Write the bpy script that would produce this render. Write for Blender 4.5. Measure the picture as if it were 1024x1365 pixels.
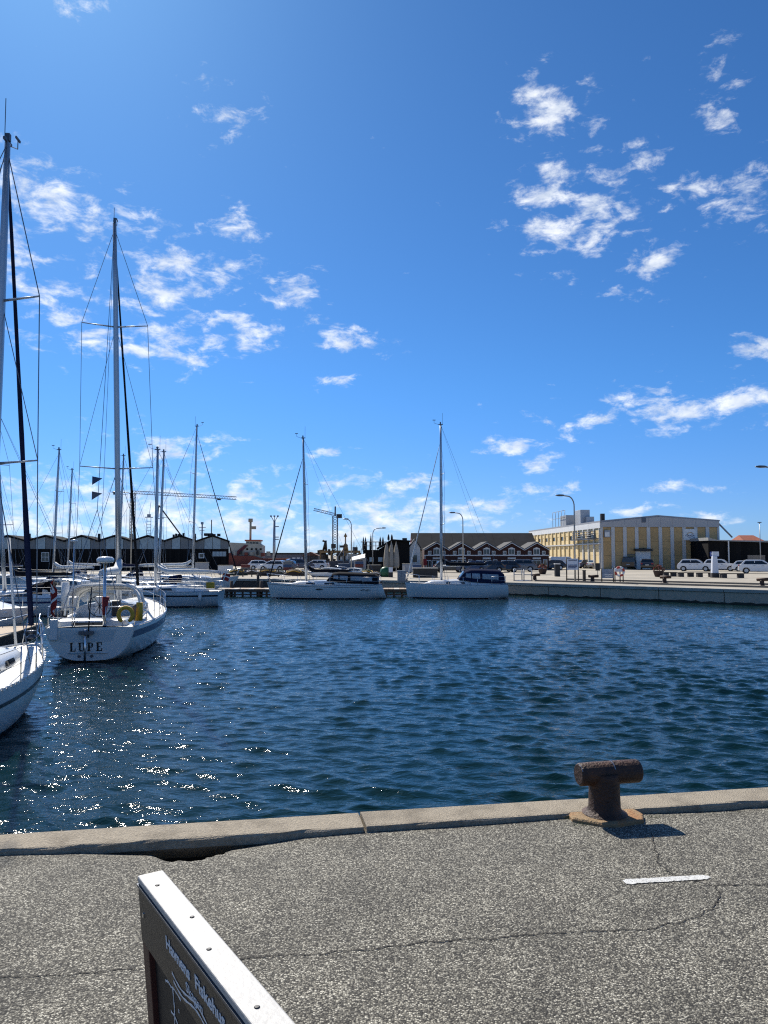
import bpy, bmesh, math, random
import numpy as np
from mathutils import Vector, Matrix
random.seed(7); np.random.seed(7)
R = math.radians; PI = math.pi
for o in list(bpy.data.objects): bpy.data.objects.remove(o)
scene = bpy.context.scene
C = scene.collection

# ------------------------------------------------------------------ camera
CAM_H = 2.2                      # metres above the quay pavement (z = 0)
WATER = -1.0
PITCH = math.atan(57.5/1000)
cam = bpy.data.cameras.new('camera'); camo = bpy.data.objects.new('camera', cam); C.objects.link(camo)
camo.location = (0, 0, CAM_H); camo.rotation_euler = (PI/2 + PITCH, 0, 0)
cam.sensor_fit = 'VERTICAL'; cam.sensor_height = 36; cam.lens = 36*1000/1365
cam.clip_start = .05; cam.clip_end = 6000
scene.camera = camo
# ------------------------------------------------------------------ light
SUN_EL, SUN_AZ = 44.0, -27.0     # azimuth measured from +Y towards +X
SUN_STRENGTH, SKY_STRENGTH, EXPOSURE = 5.0, 0.09, 0.45
scene.view_settings.view_transform = 'Standard'; scene.view_settings.look = 'None'
scene.view_settings.gamma = 1; scene.view_settings.exposure = EXPOSURE
scene.view_settings.use_curve_mapping = False
cy = scene.cycles
cy.use_denoising = False; cy.denoiser = 'OPENIMAGEDENOISE'; cy.denoising_input_passes = 'RGB_ALBEDO_NORMAL'; cy.denoising_prefilter = 'ACCURATE'; cy.pixel_filter_type = 'BLACKMAN_HARRIS'; cy.filter_width = 1.2; cy.max_bounces = 6; cy.diffuse_bounces = 2; cy.glossy_bounces = 3
cy.transparent_max_bounces = 8; cy.caustics_reflective = False; cy.caustics_refractive = False
cy.sample_clamp_direct = 0; cy.sample_clamp_indirect = 2

sl = bpy.data.lights.new('sun', 'SUN'); slo = bpy.data.objects.new('sun', sl); C.objects.link(slo)
sl.energy = SUN_STRENGTH; sl.angle = R(.53); sl.color = (1, .94, .84)
sd = Vector((math.sin(R(SUN_AZ))*math.cos(R(SUN_EL)), math.cos(R(SUN_AZ))*math.cos(R(SUN_EL)), math.sin(R(SUN_EL))))
slo.rotation_euler = sd.to_track_quat('Z', 'Y').to_euler(); slo.location = (0, 0, 50)

def ray(x, y):
    u = (x-512)/1000; v = (682.5-y)/1000
    return u, math.cos(PITCH)-math.sin(PITCH)*v, math.sin(PITCH)+math.cos(PITCH)*v
def G(x, y, z=0.):               # where a sight line meets the level z
    a, b, c = ray(x, y); t = (z-CAM_H)/c; return Vector((a*t, b*t, z))
def D(x, y, Y):                  # the point on a sight line Y metres away
    a, b, c = ray(x, y); t = Y/b; return Vector((a*t, Y, CAM_H+c*t))

# ------------------------------------------------------------------ sky with clouds
world = bpy.data.worlds.new('World'); scene.world = world; world.use_nodes = True
W = world.node_tree; W.nodes.clear()
def wn(t, **k):
    n = W.nodes.new(t)
    for a, b in k.items(): setattr(n, a, b)
    return n
def wl(a, b): W.links.new(a, b)
def wm(op, a, b=None, c=None, clamp=False):
    n = wn('ShaderNodeMath', operation=op); n.use_clamp = clamp
    for i, q in enumerate((a, b, c)):
        if q is None: continue
        if isinstance(q, (int, float)): n.inputs[i].default_value = q
        else: wl(q, n.inputs[i])
    return n.outputs[0]
out = wn('ShaderNodeOutputWorld'); bg = wn('ShaderNodeBackground'); bg.inputs[1].default_value = SKY_STRENGTH
sky = wn('ShaderNodeTexSky', sky_type='NISHITA'); sky.sun_disc = False
sky.sun_elevation = R(SUN_EL); sky.sun_rotation = R(SUN_AZ); sky.altitude = 0
sky.air_density = 0.7; sky.dust_density = 0.28; sky.ozone_density = 6.0
hs = wn('ShaderNodeHueSaturation'); hs.inputs['Saturation'].default_value = 1.0; hs.inputs['Value'].default_value = 1.0
tint = wn('ShaderNodeMix', data_type='RGBA', blend_type='MULTIPLY'); tint.inputs['Factor'].default_value = 1; tint.inputs['B'].default_value = (.53, .87, 1.12, 1)
wl(sky.outputs[0], tint.inputs['A']); wl(tint.outputs['Result'], hs.inputs['Color'])
tc = wn('ShaderNodeTexCoord'); sp = wn('ShaderNodeSeparateXYZ'); wl(tc.outputs['Generated'], sp.inputs[0])
az = wm('ARCTAN2', sp.outputs[0], sp.outputs[1]); el = wm('ARCSINE', sp.outputs[2])
hz_ = wn('ShaderNodeMapRange', interpolation_type='SMOOTHSTEP'); wl(el, hz_.inputs[0]); hz_.inputs[1].default_value = R(-1); hz_.inputs[2].default_value = R(14)
tint2 = wn('ShaderNodeMix', data_type='RGBA'); wl(hz_.outputs[0], tint2.inputs['Factor']); tint2.inputs['A'].default_value = (.5, .66, .93, 1); tint2.inputs['B'].default_value = (.45, .84, 1.1, 1); wl(tint2.outputs['Result'], tint.inputs['B'])
ae = wn('ShaderNodeCombineXYZ'); wl(az, ae.inputs[0]); wl(el, ae.inputs[1])
# warp the blob coordinates so that no cloud is an ellipse
wrp = wn('ShaderNodeTexNoise'); wrp.inputs['Scale'].default_value = 9; wrp.inputs['Detail'].default_value = 3
wl(tc.outputs['Generated'], wrp.inputs['Vector'])
ws = wn('ShaderNodeVectorMath', operation='SUBTRACT'); wl(wrp.outputs['Color'], ws.inputs[0]); ws.inputs[1].default_value = (.5, .5, .5)
wsc = wn('ShaderNodeVectorMath', operation='MULTIPLY'); wl(ws.outputs[0], wsc.inputs[0]); wsc.inputs[1].default_value = (.05, .03, 0)
wad = wn('ShaderNodeVectorMath', operation='ADD'); wl(ae.outputs[0], wad.inputs[0]); wl(wsc.outputs[0], wad.inputs[1])
BL = [  # centre px, radius px, thinness (0 solid .. .8 faint)
 (70,262,85,34,.1),(150,285,60,22,.25),(30,345,70,26,.45),(130,325,40,18,.2),(212,342,52,26,.05),(205,392,58,34,.15),(60,375,70,26,.5),
 (110,440,66,26,.3),(215,455,80,26,.1),(312,363,42,24,.05),(308,302,26,24,.25),(385,392,34,26,.3),(330,448,26,30,.3),(465,458,52,15,.2),
 (448,510,22,8,.45),(260,428,44,16,.35),(375,430,36,12,.55),(290,150,44,24,.5),(110,6,50,14,.6),(240,297,24,10,.5),
 (736,155,48,36,.2),(730,225,18,11,.3),(735,260,46,24,.25),(775,300,58,40,.18),(720,300,40,24,.35),(872,348,40,24,.2),(822,382,22,10,.4),
 (845,305,26,16,.35),(862,210,28,12,.15),(925,255,40,20,.4),(1000,255,48,34,.25),(965,145,24,28,.55),(945,95,24,18,.6),(958,48,20,10,.5),(790,242,40,14,.5),
 (900,545,130,24,.1),(1000,525,60,20,.2),(1016,465,30,18,.15),(832,532,40,14,.35),
 (228,603,62,20,.12),(685,592,30,12,.3),(728,618,28,12,.25),(726,652,40,12,.25),(832,676,40,10,.25),(918,651,44,11,.2),(950,686,34,9,.3),
 (520,684,58,28,0),(560,690,40,20,.1),(430,607,18,10,.4),(752,586,14,7,.5),(440,652,22,10,.4),(650,678,30,12,.3),(700,690,44,12,.3),
 (270,695,90,36,0),(345,700,50,26,.1),(150,690,90,34,.1),(50,690,80,30,.1),(30,640,50,16,.35),(140,650,40,10,.4),(480,705,70,18,.2),(390,708,60,18,.25),(600,690,50,14,.4)]
cur = None
for (x, y, rx, ry, th) in BL:
    a, b, c = ray(x, y); l = math.sqrt(a*a+b*b+c*c)
    A, E = math.atan2(a, b), math.asin(c/l)
    k = 1/(1000*(1+(x-512)**2/1e6)**.5)
    hb_ = 1.45 if y > 660 and x < 700 else 1.; th *= (.3 if hb_ > 1 else 1); ra, re = rx*k*1.22*hb_, ry*k*1.25*hb_
    n = wn('ShaderNodeVectorMath', operation='MULTIPLY_ADD'); wl(wad.outputs[0], n.inputs[0])
    n.inputs[1].default_value = (1/ra, 1/re, 0); n.inputs[2].default_value = (-A/ra, -E/re, th)
    q = wn('ShaderNodeVectorMath', operation='LENGTH'); wl(n.outputs[0], q.inputs[0])
    cur = q.outputs['Value'] if cur is None else wm('SMOOTH_MIN', cur, q.outputs['Value'], .12)
blob = wm('SUBTRACT', 1.0, cur)
# out of the frame the same broken fair-weather cloud goes on
lo = wn('ShaderNodeTexNoise'); lo.inputs['Scale'].default_value = 3.1; lo.inputs['Detail'].default_value = 2
wl(tc.outputs['Generated'], lo.inputs['Vector'])
outm = wm('MULTIPLY_ADD', wm('ABSOLUTE', az), 1.6, -1.25, True)
els = wm('MULTIPLY_ADD', el, 4.0, -2.75, True)
outm = wm('MAXIMUM', outm, els)
gen = wm('ADD', wm('MULTIPLY_ADD', lo.outputs['Fac'], 3.2, -1.75), wm('MULTIPLY_ADD', outm, 1.0, -1.0))
mask = wm('MAXIMUM', wm('MAXIMUM', blob, gen), -1.0)
sv = wn('ShaderNodeVectorMath', operation='MULTIPLY'); wl(tc.outputs['Generated'], sv.inputs[0]); sv.inputs[1].default_value = (1, 1, 2.1)
nz = wn('ShaderNodeTexNoise'); nz.inputs['Scale'].default_value = 27; nz.inputs['Detail'].default_value = 10; nz.inputs['Roughness'].default_value = .63
nz.inputs['Distortion'].default_value = .25
wl(sv.outputs[0], nz.inputs['Vector'])
den = wm('ADD', mask, wm('MULTIPLY_ADD', nz.outputs['Fac'], 5.6, -2.95))
mr = wn('ShaderNodeMapRange', interpolation_type='SMOOTHSTEP'); wl(den, mr.inputs[0])
mr.inputs[1].default_value = -.1; mr.inputs[2].default_value = 1.5; mr.inputs[3].default_value = 0; mr.inputs[4].default_value = .85
# cloud body: brighter where thick, greyer underneath
nz2 = wn('ShaderNodeTexNoise'); nz2.inputs['Scale'].default_value = 34; nz2.inputs['Detail'].default_value = 5; wl(sv.outputs[0], nz2.inputs['Vector'])
cr = wn('ShaderNodeMix', data_type='RGBA'); cr.inputs['A'].default_value = (5.6, 6.3, 7.4, 1); cr.inputs['B'].default_value = (9.4, 9.6, 9.8, 1)
wl(wm('MULTIPLY_ADD', nz2.outputs['Fac'], 3.0, -.95, True), cr.inputs['Factor'])
mx = wn('ShaderNodeMix', data_type='RGBA'); wl(mr.outputs[0], mx.inputs['Factor']); wl(hs.outputs[0], mx.inputs['A']); wl(cr.outputs['Result'], mx.inputs['B'])
wl(mx.outputs['Result'], bg.inputs[0]); wl(bg.outputs[0], out.inputs[0])
try: world.cycles.sampling_method = 'MANUAL'; world.cycles.sample_map_resolution = 512
except Exception: pass

# ------------------------------------------------------------------ materials
MATS = {}
def M(name, col, rough=.55, metal=0., var=.12, scale=3., bump=0., bscale=40., coat=0., spec=None, alpha=None, dirt=None, dscale=1.2, damt=.5):
    if name in MATS: return MATS[name]
    m = bpy.data.materials.new(name); m.use_nodes = True; MATS[name] = m
    nt = m.node_tree; p = nt.nodes['Principled BSDF']
    p.inputs['Roughness'].default_value = rough; p.inputs['Metallic'].default_value = metal
    if coat: p.inputs['Coat Weight'].default_value = coat; p.inputs['Coat Roughness'].default_value = .06
    if spec is not None: p.inputs['Specular IOR Level'].default_value = spec
    if alpha is not None: p.inputs['Alpha'].default_value = alpha
    t = nt.nodes.new('ShaderNodeTexCoord')
    n = nt.nodes.new('ShaderNodeTexNoise'); n.inputs['Scale'].default_value = scale; n.inputs['Detail'].default_value = 6; n.inputs['Roughness'].default_value = .65
    nt.links.new(t.outputs['Object'], n.inputs['Vector'])
    r = nt.nodes.new('ShaderNodeMapRange'); nt.links.new(n.outputs['Fac'], r.inputs[0])
    r.inputs[1].default_value = .25; r.inputs[2].default_value = .75; r.inputs[3].default_value = 1-var; r.inputs[4].default_value = 1+var
    mu = nt.nodes.new('ShaderNodeMix'); mu.data_type = 'RGBA'; mu.blend_type = 'MULTIPLY'; mu.inputs['Factor'].default_value = 1
    mu.inputs['A'].default_value = (*col, 1); nt.links.new(r.outputs[0], mu.inputs['B'])
    res = mu.outputs['Result']
    if dirt:
        d = nt.nodes.new('ShaderNodeTexNoise'); d.inputs['Scale'].default_value = dscale; d.inputs['Detail'].default_value = 8; d.inputs['Roughness'].default_value = .7
        nt.links.new(t.outputs['Object'], d.inputs['Vector'])
        dr = nt.nodes.new('ShaderNodeMapRange'); nt.links.new(d.outputs['Fac'], dr.inputs[0])
        dr.inputs[1].default_value = .48; dr.inputs[2].default_value = .68; dr.inputs[3].default_value = 0; dr.inputs[4].default_value = damt
        dm = nt.nodes.new('ShaderNodeMix'); dm.data_type = 'RGBA'; nt.links.new(dr.outputs[0], dm.inputs['Factor'])
        nt.links.new(res, dm.inputs['A']); dm.inputs['B'].default_value = (*dirt, 1); res = dm.outputs['Result']
    nt.links.new(res, p.inputs['Base Color'])
    if bump:
        b = nt.nodes.new('ShaderNodeTexNoise'); b.inputs['Scale'].default_value = bscale; b.inputs['Detail'].default_value = 5
        nt.links.new(t.outputs['Object'], b.inputs['Vector'])
        bn = nt.nodes.new('ShaderNodeBump'); bn.inputs['Strength'].default_value = bump; bn.inputs['Distance'].default_value = .02
        nt.links.new(b.outputs['Fac'], bn.inputs['Height']); nt.links.new(bn.outputs[0], p.inputs['Normal'])
    return m
gel = M('gelcoat', (.74, .745, .73), .28, var=.04, scale=1.5, coat=.3, dirt=(.55, .54, .48), dscale=2.2, damt=.18)
gelg = M('gelcoat_grey', (.56, .6, .62), .3, var=.05, scale=1.5, coat=.3)
deckm = M('deck', (.7, .69, .64), .6, var=.07, scale=4, dirt=(.45, .43, .38), dscale=3, damt=.25)
navy = M('navy_canvas', (.012, .018, .05), .9, var=.25, scale=6, bump=.3, bscale=9, spec=.1)
blackc = M('black_canvas', (.012, .013, .017), .9, var=.3, scale=6, bump=.3, bscale=9, spec=.1)
whitec = M('white_canvas', (.68, .68, .66), .8, var=.1, scale=5, bump=.35, bscale=8)
bluestripe = M('blue_stripe', (.012, .025, .1), .3, var=.1)
darkstripe = M('dark_stripe', (.012, .014, .025), .3, var=.1)
alu = M('mast_aluminium', (.42, .45, .49), .38, .75, var=.08, scale=2)
alud = M('dark_aluminium', (.1, .11, .13), .4, .6, var=.1)
steel = M('stainless', (.6, .61, .62), .22, 1., var=.05)
wire = M('rigging_wire', (.16, .17, .19), .4, .8, var=.1)
glassd = M('dark_glass', (.012, .016, .02), .06, var=.1, spec=.8)
clearp = M('clear_vinyl', (.5, .53, .55), .12, var=.2, alpha=.42)
blackp = M('black_paint', (.012, .012, .013), .5, var=.2)
rubber = M('rubber', (.012, .012, .012), .85, var=.2)
redm = M('red_cloth', (.22, .012, .016), .8, var=.15)
whitem = M('white_cloth', (.75, .75, .73), .8, var=.06)
yellowm = M('yellow_foam', (.55, .33, .03), .7, var=.15)
teak = M('weathered_wood', (.33, .25, .18), .75, var=.25, scale=7, bump=.3, bscale=25)
wooddark = M('dark_timber', (.05, .042, .035), .8, var=.4, scale=4, bump=.4, bscale=14)
blackwood = M('black_tarred_board', (.007, .0065, .0065), .8, var=.35, scale=2.5, spec=.2)
concrete = M('concrete', (.36, .345, .3), .85, var=.2, scale=1.3, bump=.35, bscale=18, dirt=(.16, .15, .13), dscale=.7, damt=.5)
whitepaint = M('white_paint', (.74, .74, .71), .55, var=.06, dirt=(.5, .48, .43), dscale=2.5, damt=.25)
greymetal = M('grey_metal', (.3, .31, .33), .45, .5, var=.1)
galv = M('galvanised_pole', (.33, .35, .37), .45, .6, var=.1)

# ------------------------------------------------------------------ mesh tools
class MB:
    def __init__(s): s.v = []; s.f = []; s.sm = []
    def add(s, vs, fs, sm=False):
        o = len(s.v); s.v += [tuple(v) for v in vs]; s.f += [tuple(i+o for i in f) for f in fs]; s.sm += [sm]*len(fs); return s
    def bb(s, x0, y0, z0, x1, y1, z1):
        return s.add([(x0,y0,z0),(x1,y0,z0),(x1,y1,z0),(x0,y1,z0),(x0,y0,z1),(x1,y0,z1),(x1,y1,z1),(x0,y1,z1)],
            [(3,2,1,0),(4,5,6,7),(0,1,5,4),(1,2,6,5),(2,3,7,6),(3,0,4,7)])
    def box(s, cx, cy, cz, sx, sy, sz, rz=0, ry=0):
        b = MB().bb(-sx/2,-sy/2,-sz/2,sx/2,sy/2,sz/2)
        m = Matrix.Translation((cx,cy,cz)) @ Matrix.Rotation(rz,4,'Z') @ Matrix.Rotation(ry,4,'Y')
        return s.add([m@Vector(v) for v in b.v], b.f)
    def prism(s, poly, a, b, axis='y'):
        n = len(poly)
        P = {'y': lambda p, t: (p[0], t, p[1]), 'x': lambda p, t: (t, p[0], p[1]), 'z': lambda p, t: (p[0], p[1], t)}[axis]
        vs = [P(p, a) for p in poly]+[P(p, b) for p in poly]
        return s.add(vs, [tuple(range(n))[::-1], tuple(range(n, 2*n))]+[(i, (i+1)%n, n+(i+1)%n, n+i) for i in range(n)])
    def tube(s, pts, r, n=6, cap=True):
        pts = [Vector(p) for p in pts]; k = len(pts)
        rs = r if isinstance(r, (list, tuple)) else [r]*k
        ref = None; rings = []
        for i, p in enumerate(pts):
            t = (pts[min(i+1, k-1)]-pts[max(i-1, 0)])
            t = t.normalized() if t.length > 1e-9 else Vector((0, 0, 1))
            if ref is None: ref = Vector((1, 0, 0)) if abs(t.x) < .9 else Vector((0, 1, 0))
            a = (ref - t*ref.dot(t)).normalized(); ref = a; b = t.cross(a)
            rings.append([p+(a*math.cos(2*PI*j/n)+b*math.sin(2*PI*j/n))*rs[i] for j in range(n)])
        return s.loft(rings, True, cap, n > 4)
    def loft(s, rings, closed=True, cap=True, sm=True):
        n = len(rings[0]); vs = [v for q in rings for v in q]; fs = []
        m = n if closed else n-1
        for i in range(len(rings)-1):
            for j in range(m):
                fs.append((i*n+j, i*n+(j+1)%n, (i+1)*n+(j+1)%n, (i+1)*n+j))
        s.add(vs, fs, sm)
        if cap and closed:
            o = len(s.v)-len(vs)
            s.f.append(tuple(o+j for j in range(n))[::-1]); s.sm.append(False)
            s.f.append(tuple(o+(len(rings)-1)*n+j for j in range(n))); s.sm.append(False)
        return s
    def lathe(s, prof, c=(0, 0, 0), n=14, sm=True):
        rings = [[(c[0]+r*math.cos(2*PI*j/n), c[1]+r*math.sin(2*PI*j/n), c[2]+z) for j in range(n)] for r, z in prof]
        return s.loft(rings, True, True, sm)
    def build(s, name, mat, parent=None, bevel=0, kind=None, fix=True):
        me = bpy.data.meshes.new(name); me.from_pydata(s.v, [], s.f)
        me.polygons.foreach_set('use_smooth', s.sm)
        if fix:
            bm = bmesh.new(); bm.from_mesh(me); bmesh.ops.recalc_face_normals(bm, faces=bm.faces); bm.to_mesh(me); bm.free()
        me.materials.append(mat); me.update()
        o = bpy.data.objects.new(name, me); C.objects.link(o)
        if parent is not None: o.parent = parent
        if bevel:
            b = o.modifiers.new('bevel', 'BEVEL'); b.width = bevel; b.segments = 2; b.limit_method = 'ANGLE'; b.angle_limit = R(40)
        if kind: o['kind'] = kind
        return o
def tag(o, label, cat, group=None):
    o['label'] = label; o['category'] = cat
    if group: o['group'] = group
    return o
def thing(name, label, cat, loc=(0, 0, 0), rz=0., group=None):
    o = bpy.data.objects.new(name, None); C.objects.link(o); o.empty_display_size = .3
    o.location = loc; o.rotation_euler = (0, 0, rz)
    return tag(o, label, cat, group)
def struct(name, mb, mat, **k):
    o = mb.build(name, mat, **k); o['kind'] = 'structure'; return o
def copy_tree(o, parent=None):
    c = o.copy(); C.objects.link(c)
    if parent is not None: c.parent = parent
    for ch in list(o.children): copy_tree(ch, c)
    return c
def text_mb(body, size, depth=.002, shear=0, spacing=1., bold=0):
    cu = bpy.data.curves.new('t', 'FONT'); cu.body = body; cu.size = size; cu.extrude = depth/2; cu.shear = shear
    cu.space_character = spacing; cu.offset = bold; cu.resolution_u = 3
    ob = bpy.data.objects.new('t', cu); C.objects.link(ob)
    dg = bpy.context.evaluated_depsgraph_get(); dg.update()
    me = bpy.data.meshes.new_from_object(ob.evaluated_get(dg))
    mb = MB(); mb.add([tuple(v.co) for v in me.vertices], [tuple(p.vertices) for p in me.polygons])
    bpy.data.objects.remove(ob); bpy.data.curves.remove(cu); bpy.data.meshes.remove(me)
    return mb
def xf(mb, m):
    mb.v = [tuple(m@Vector(v)) for v in mb.v]; return mb

# ================================================================== WATER
def spaced(segs):
    o = [segs[0][0]]
    for a, b, d0, d1 in segs:
        x = a
        while x < b-1e-6:
            f = (x-a)/(b-a); x = min(b, x+d0+(d1-d0)*f); o.append(x)
    return np.array(o)
xs = spaced([(-160, -30, 2.5, .35), (-30, -9, .3, .085), (-9, 9, .055, .055), (9, 32, .085, .35), (32, 95, .35, 2.5)])
ys = spaced([(4.5, 14, .045, .06), (14, 40, .06, .17), (40, 90, .2, .55), (90, 135, .6, 3)])
XX, YY = np.meshgrid(xs, ys)
sx = np.gradient(xs)[None, :]; sy = np.gradient(ys)[:, None]
ZZ = np.zeros_like(XX); DX = np.zeros_like(XX); DY = np.zeros_like(XX)
rng = np.random.RandomState(3)
for i in range(130):
    lam = .14*(.8/.14)**rng.rand()
    th = R(-100) + rng.randn()*R(30)
    k = 2*PI/lam; kx, ky = k*math.cos(th), k*math.sin(th)
    slope = .037
    wgt = np.clip((lam/np.maximum(sx*abs(math.cos(th)), sy*abs(math.sin(th))+1e-6)-2.2)/2.5, 0, 1)
    # gusts: patches of rougher and calmer water
    ph = kx*XX+ky*YY+rng.rand()*2*PI
    a = slope/k*wgt
    ZZ += a*np.cos(ph); DX -= .75*a*math.cos(th)*np.sin(ph); DY -= .75*a*math.sin(th)*np.sin(ph)
gust = .8+.28*np.sin(XX*.21+YY*.11+.7)*np.sin(YY*.17-XX*.06+2)
ZZ *= gust
nx, ny = len(xs), len(ys)
vs = np.stack([XX+DX, YY+DY, ZZ+WATER], -1).reshape(-1, 3)
idx = np.arange(nx*ny).reshape(ny, nx)
fs = np.stack([idx[:-1, :-1], idx[:-1, 1:], idx[1:, 1:], idx[1:, :-1]], -1).reshape(-1, 4)
me = bpy.data.meshes.new('water')
me.vertices.add(len(vs)); me.vertices.foreach_set('co', vs.ravel().astype(np.float32))
me.loops.add(fs.size); me.loops.foreach_set('vertex_index', fs.ravel().astype(np.int32))
me.polygons.add(len(fs)); me.polygons.foreach_set('loop_start', np.arange(0, fs.size, 4, dtype=np.int32))
me.polygons.foreach_set('use_smooth', np.ones(len(fs), dtype=bool)); me.update(calc_edges=True)
wmt = bpy.data.materials.new('harbour_water'); wmt.use_nodes = True; nt = wmt.node_tree; p = nt.nodes['Principled BSDF']
p.inputs['Base Color'].default_value = (.0018, .0145, .0145, 1); p.inputs['Roughness'].default_value = .035; p.inputs['IOR'].default_value = 1.33
t = nt.nodes.new('ShaderNodeTexCoord'); hsum = None
for scl, dist, rot, amt in ((4.8, .7, 12, .025), (10., .7, -18, .011), (24., .5, 8, .0026)):
    mp = nt.nodes.new('ShaderNodeMapping'); mp.inputs['Scale'].default_value = (.62, 1.25, 1); mp.inputs['Rotation'].default_value = (0, 0, R(rot))
    nt.links.new(t.outputs['Object'], mp.inputs[0])
    n = nt.nodes.new('ShaderNodeTexNoise'); n.inputs['Scale'].default_value = scl; n.inputs['Detail'].default_value = 3; n.inputs['Distortion'].default_value = dist
    nt.links.new(mp.outputs[0], n.inputs['Vector'])
    q = nt.nodes.new('ShaderNodeMath'); q.operation = 'MULTIPLY'; q.inputs[1].default_value = amt; nt.links.new(n.outputs['Fac'], q.inputs[0])
    if hsum is None: hsum = q.outputs[0]
    else:
        ad = nt.nodes.new('ShaderNodeMath'); nt.links.new(hsum, ad.inputs[0]); nt.links.new(q.outputs[0], ad.inputs[1]); hsum = ad.outputs[0]
bn = nt.nodes.new('ShaderNodeBump'); bn.inputs['Strength'].default_value = .9; bn.inputs['Distance'].default_value = 1.0
nt.links.new(hsum, bn.inputs['Height']); nt.links.new(bn.outputs[0], p.inputs['Normal'])
me.materials.append(wmt); wo = bpy.data.objects.new('water', me); C.objects.link(wo); wo['kind'] = 'structure'

# ================================================================== FAR LAND
EDGE = [(-600, 128), (-60, 88), (-15, 71.5), (-.9, 66.9), (9.6, 61.6), (24.6, 47.2), (60, 13.6), (90, -15)]
land = bpy.data.materials.new('quay_concrete_apron'); land.use_nodes = True
nt = land.node_tree; p = nt.nodes['Principled BSDF']; p.inputs['Roughness'].default_value = .9
t = nt.nodes.new('ShaderNodeTexCoord'); n = nt.nodes.new('ShaderNodeTexNoise'); n.inputs['Scale'].default_value = .16; n.inputs['Detail'].default_value = 9; n.inputs['Roughness'].default_value = .7
nt.links.new(t.outputs['Object'], n.inputs['Vector'])
r = nt.nodes.new('ShaderNodeValToRGB'); nt.links.new(n.outputs['Fac'], r.inputs[0])
r.color_ramp.elements[0].position = .32; r.color_ramp.elements[0].color = (.22, .2, .16, 1); r.color_ramp.elements[1].position = .62; r.color_ramp.elements[1].color = (.4, .355, .28, 1)
nt.links.new(r.outputs[0], p.inputs['Base Color'])
mb = MB()
FAR = [(-4000, 5000), (-2500, 5000), (-1000, 5000), (0, 5000), (800, 5000), (2500, 5000), (4000, 3000), (4000, -200)]
mb.add([(x, y, 0) for x, y in EDGE]+[(x, y, 0) for x, y in FAR], [(i, i+1, 8+i+1, 8+i) for i in range(7)])
struct('ground', mb, land)

# right-hand and far quay walls: coping and panels along the edge
def seg_frame(i):
    a, b = Vector((*EDGE[i], 0)), Vector((*EDGE[i+1], 0)); d = (b-a).normalized(); n = Vector((d.y, -d.x, 0))   # n points to the water
    if n.y > 0 and i < 5: n = -n
    return a, b, d, n
weedm = M('tide_weed', (.022, .026, .016), .7, var=.4, scale=2)
def quay_wall(i, label, plen, mat, n_from=0, n_to=1e9, coping=True):
    a, b, d, n = seg_frame(i); L = (b-a).length
    rz = math.atan2(d.y, d.x)
    w = thing('quay_wall', label, 'quay wall', (a.x, a.y, WATER-.6), rz)
    sgn = 1 if Vector((-d.y, d.x, 0)).dot(n) > 0 else -1      # local +y is d rotated left
    s0 = max(0, n_from); s1 = min(L, n_to); k = 0; s = s0
    while s < s1-.01:
        e = min(s+plen, s1); off = random.uniform(0, .03)
        m = MB().bb(s+.025, sgn*-.5, 0, e-.025, sgn*(.0+off), 1.36); m.build('wall_panel', mat, w, bevel=.02)
        if coping:
            MB().bb(s+.012, sgn*-.55, 1.37, e-.012, sgn*(.1), 1.605).build('coping_stone', concrete, w, bevel=.03)
        s = e; k += 1
    m = MB(); x = s0; top = []
    while x < s1: top.append((x, .6+.1+random.uniform(-.03, .09))); x += .35
    for (x0, z0), (x1, z1) in zip(top, top[1:]):
        y = sgn*.045; m.add([(x0, y, .2), (x1, y, .2), (x1, y, z1), (x0, y, z0), (x0, y-sgn*.02, z0), (x1, y-sgn*.02, z1)], [(0, 1, 2, 3), (3, 2, 5, 4)])
    m.build('tide_band', weedm, w)
    MB().bb(s0, sgn*-.52, -.2, s1, sgn*-.06, 1.3).build('wall_core', weedm, w)
    return w
wallm = M('quay_wall_concrete', (.5, .4, .3), .9, var=.3, scale=.9, bump=.3, bscale=9, dirt=(.2, .17, .11), dscale=.9, damt=.65)
wallshade = M('quay_wall_shade_dark', (.06, .055, .05), .85, var=.4, scale=1.5)  # shade on the far walls put into a dark base colour
quay_wall(4, 'stained pale concrete quay wall below the car park', 4.4, wallm)
quay_wall(5, 'concrete quay wall running on towards the near quay beyond the parked cars', 4.6, wallm)
quay_wall(3, 'short concrete quay wall behind the sailboat with the navy cockpit tent', 4.4, wallm)
quay_wall(2, 'dark shaded quay wall behind the wooden jetty', 3.5, wallshade)
quay_wall(1, 'dark quay wall behind the left cluster of moored boats', 4, wallshade)

# dark rails let into the right quay
railm = M('rail_groove', (.035, .033, .03), .8)
a, b, d, n = seg_frame(4)
for q, off in enumerate((3.4, 8.5)):
    m = MB(); p0 = a-n*off+d*1; p1 = b+d*40-n*off
    zv = Vector((0, 0, .13)); m.add([p0, p1, p1+zv, p0+zv, p1-n*.2+zv, p0-n*.2+zv, p1-n*.2, p0-n*.2], [(0, 1, 2, 3), (3, 2, 4, 5), (5, 4, 6, 7)])
    o = struct('low_kerb', m, M('kerb_concrete', (.2, .18, .15), .9, var=.2))

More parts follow.
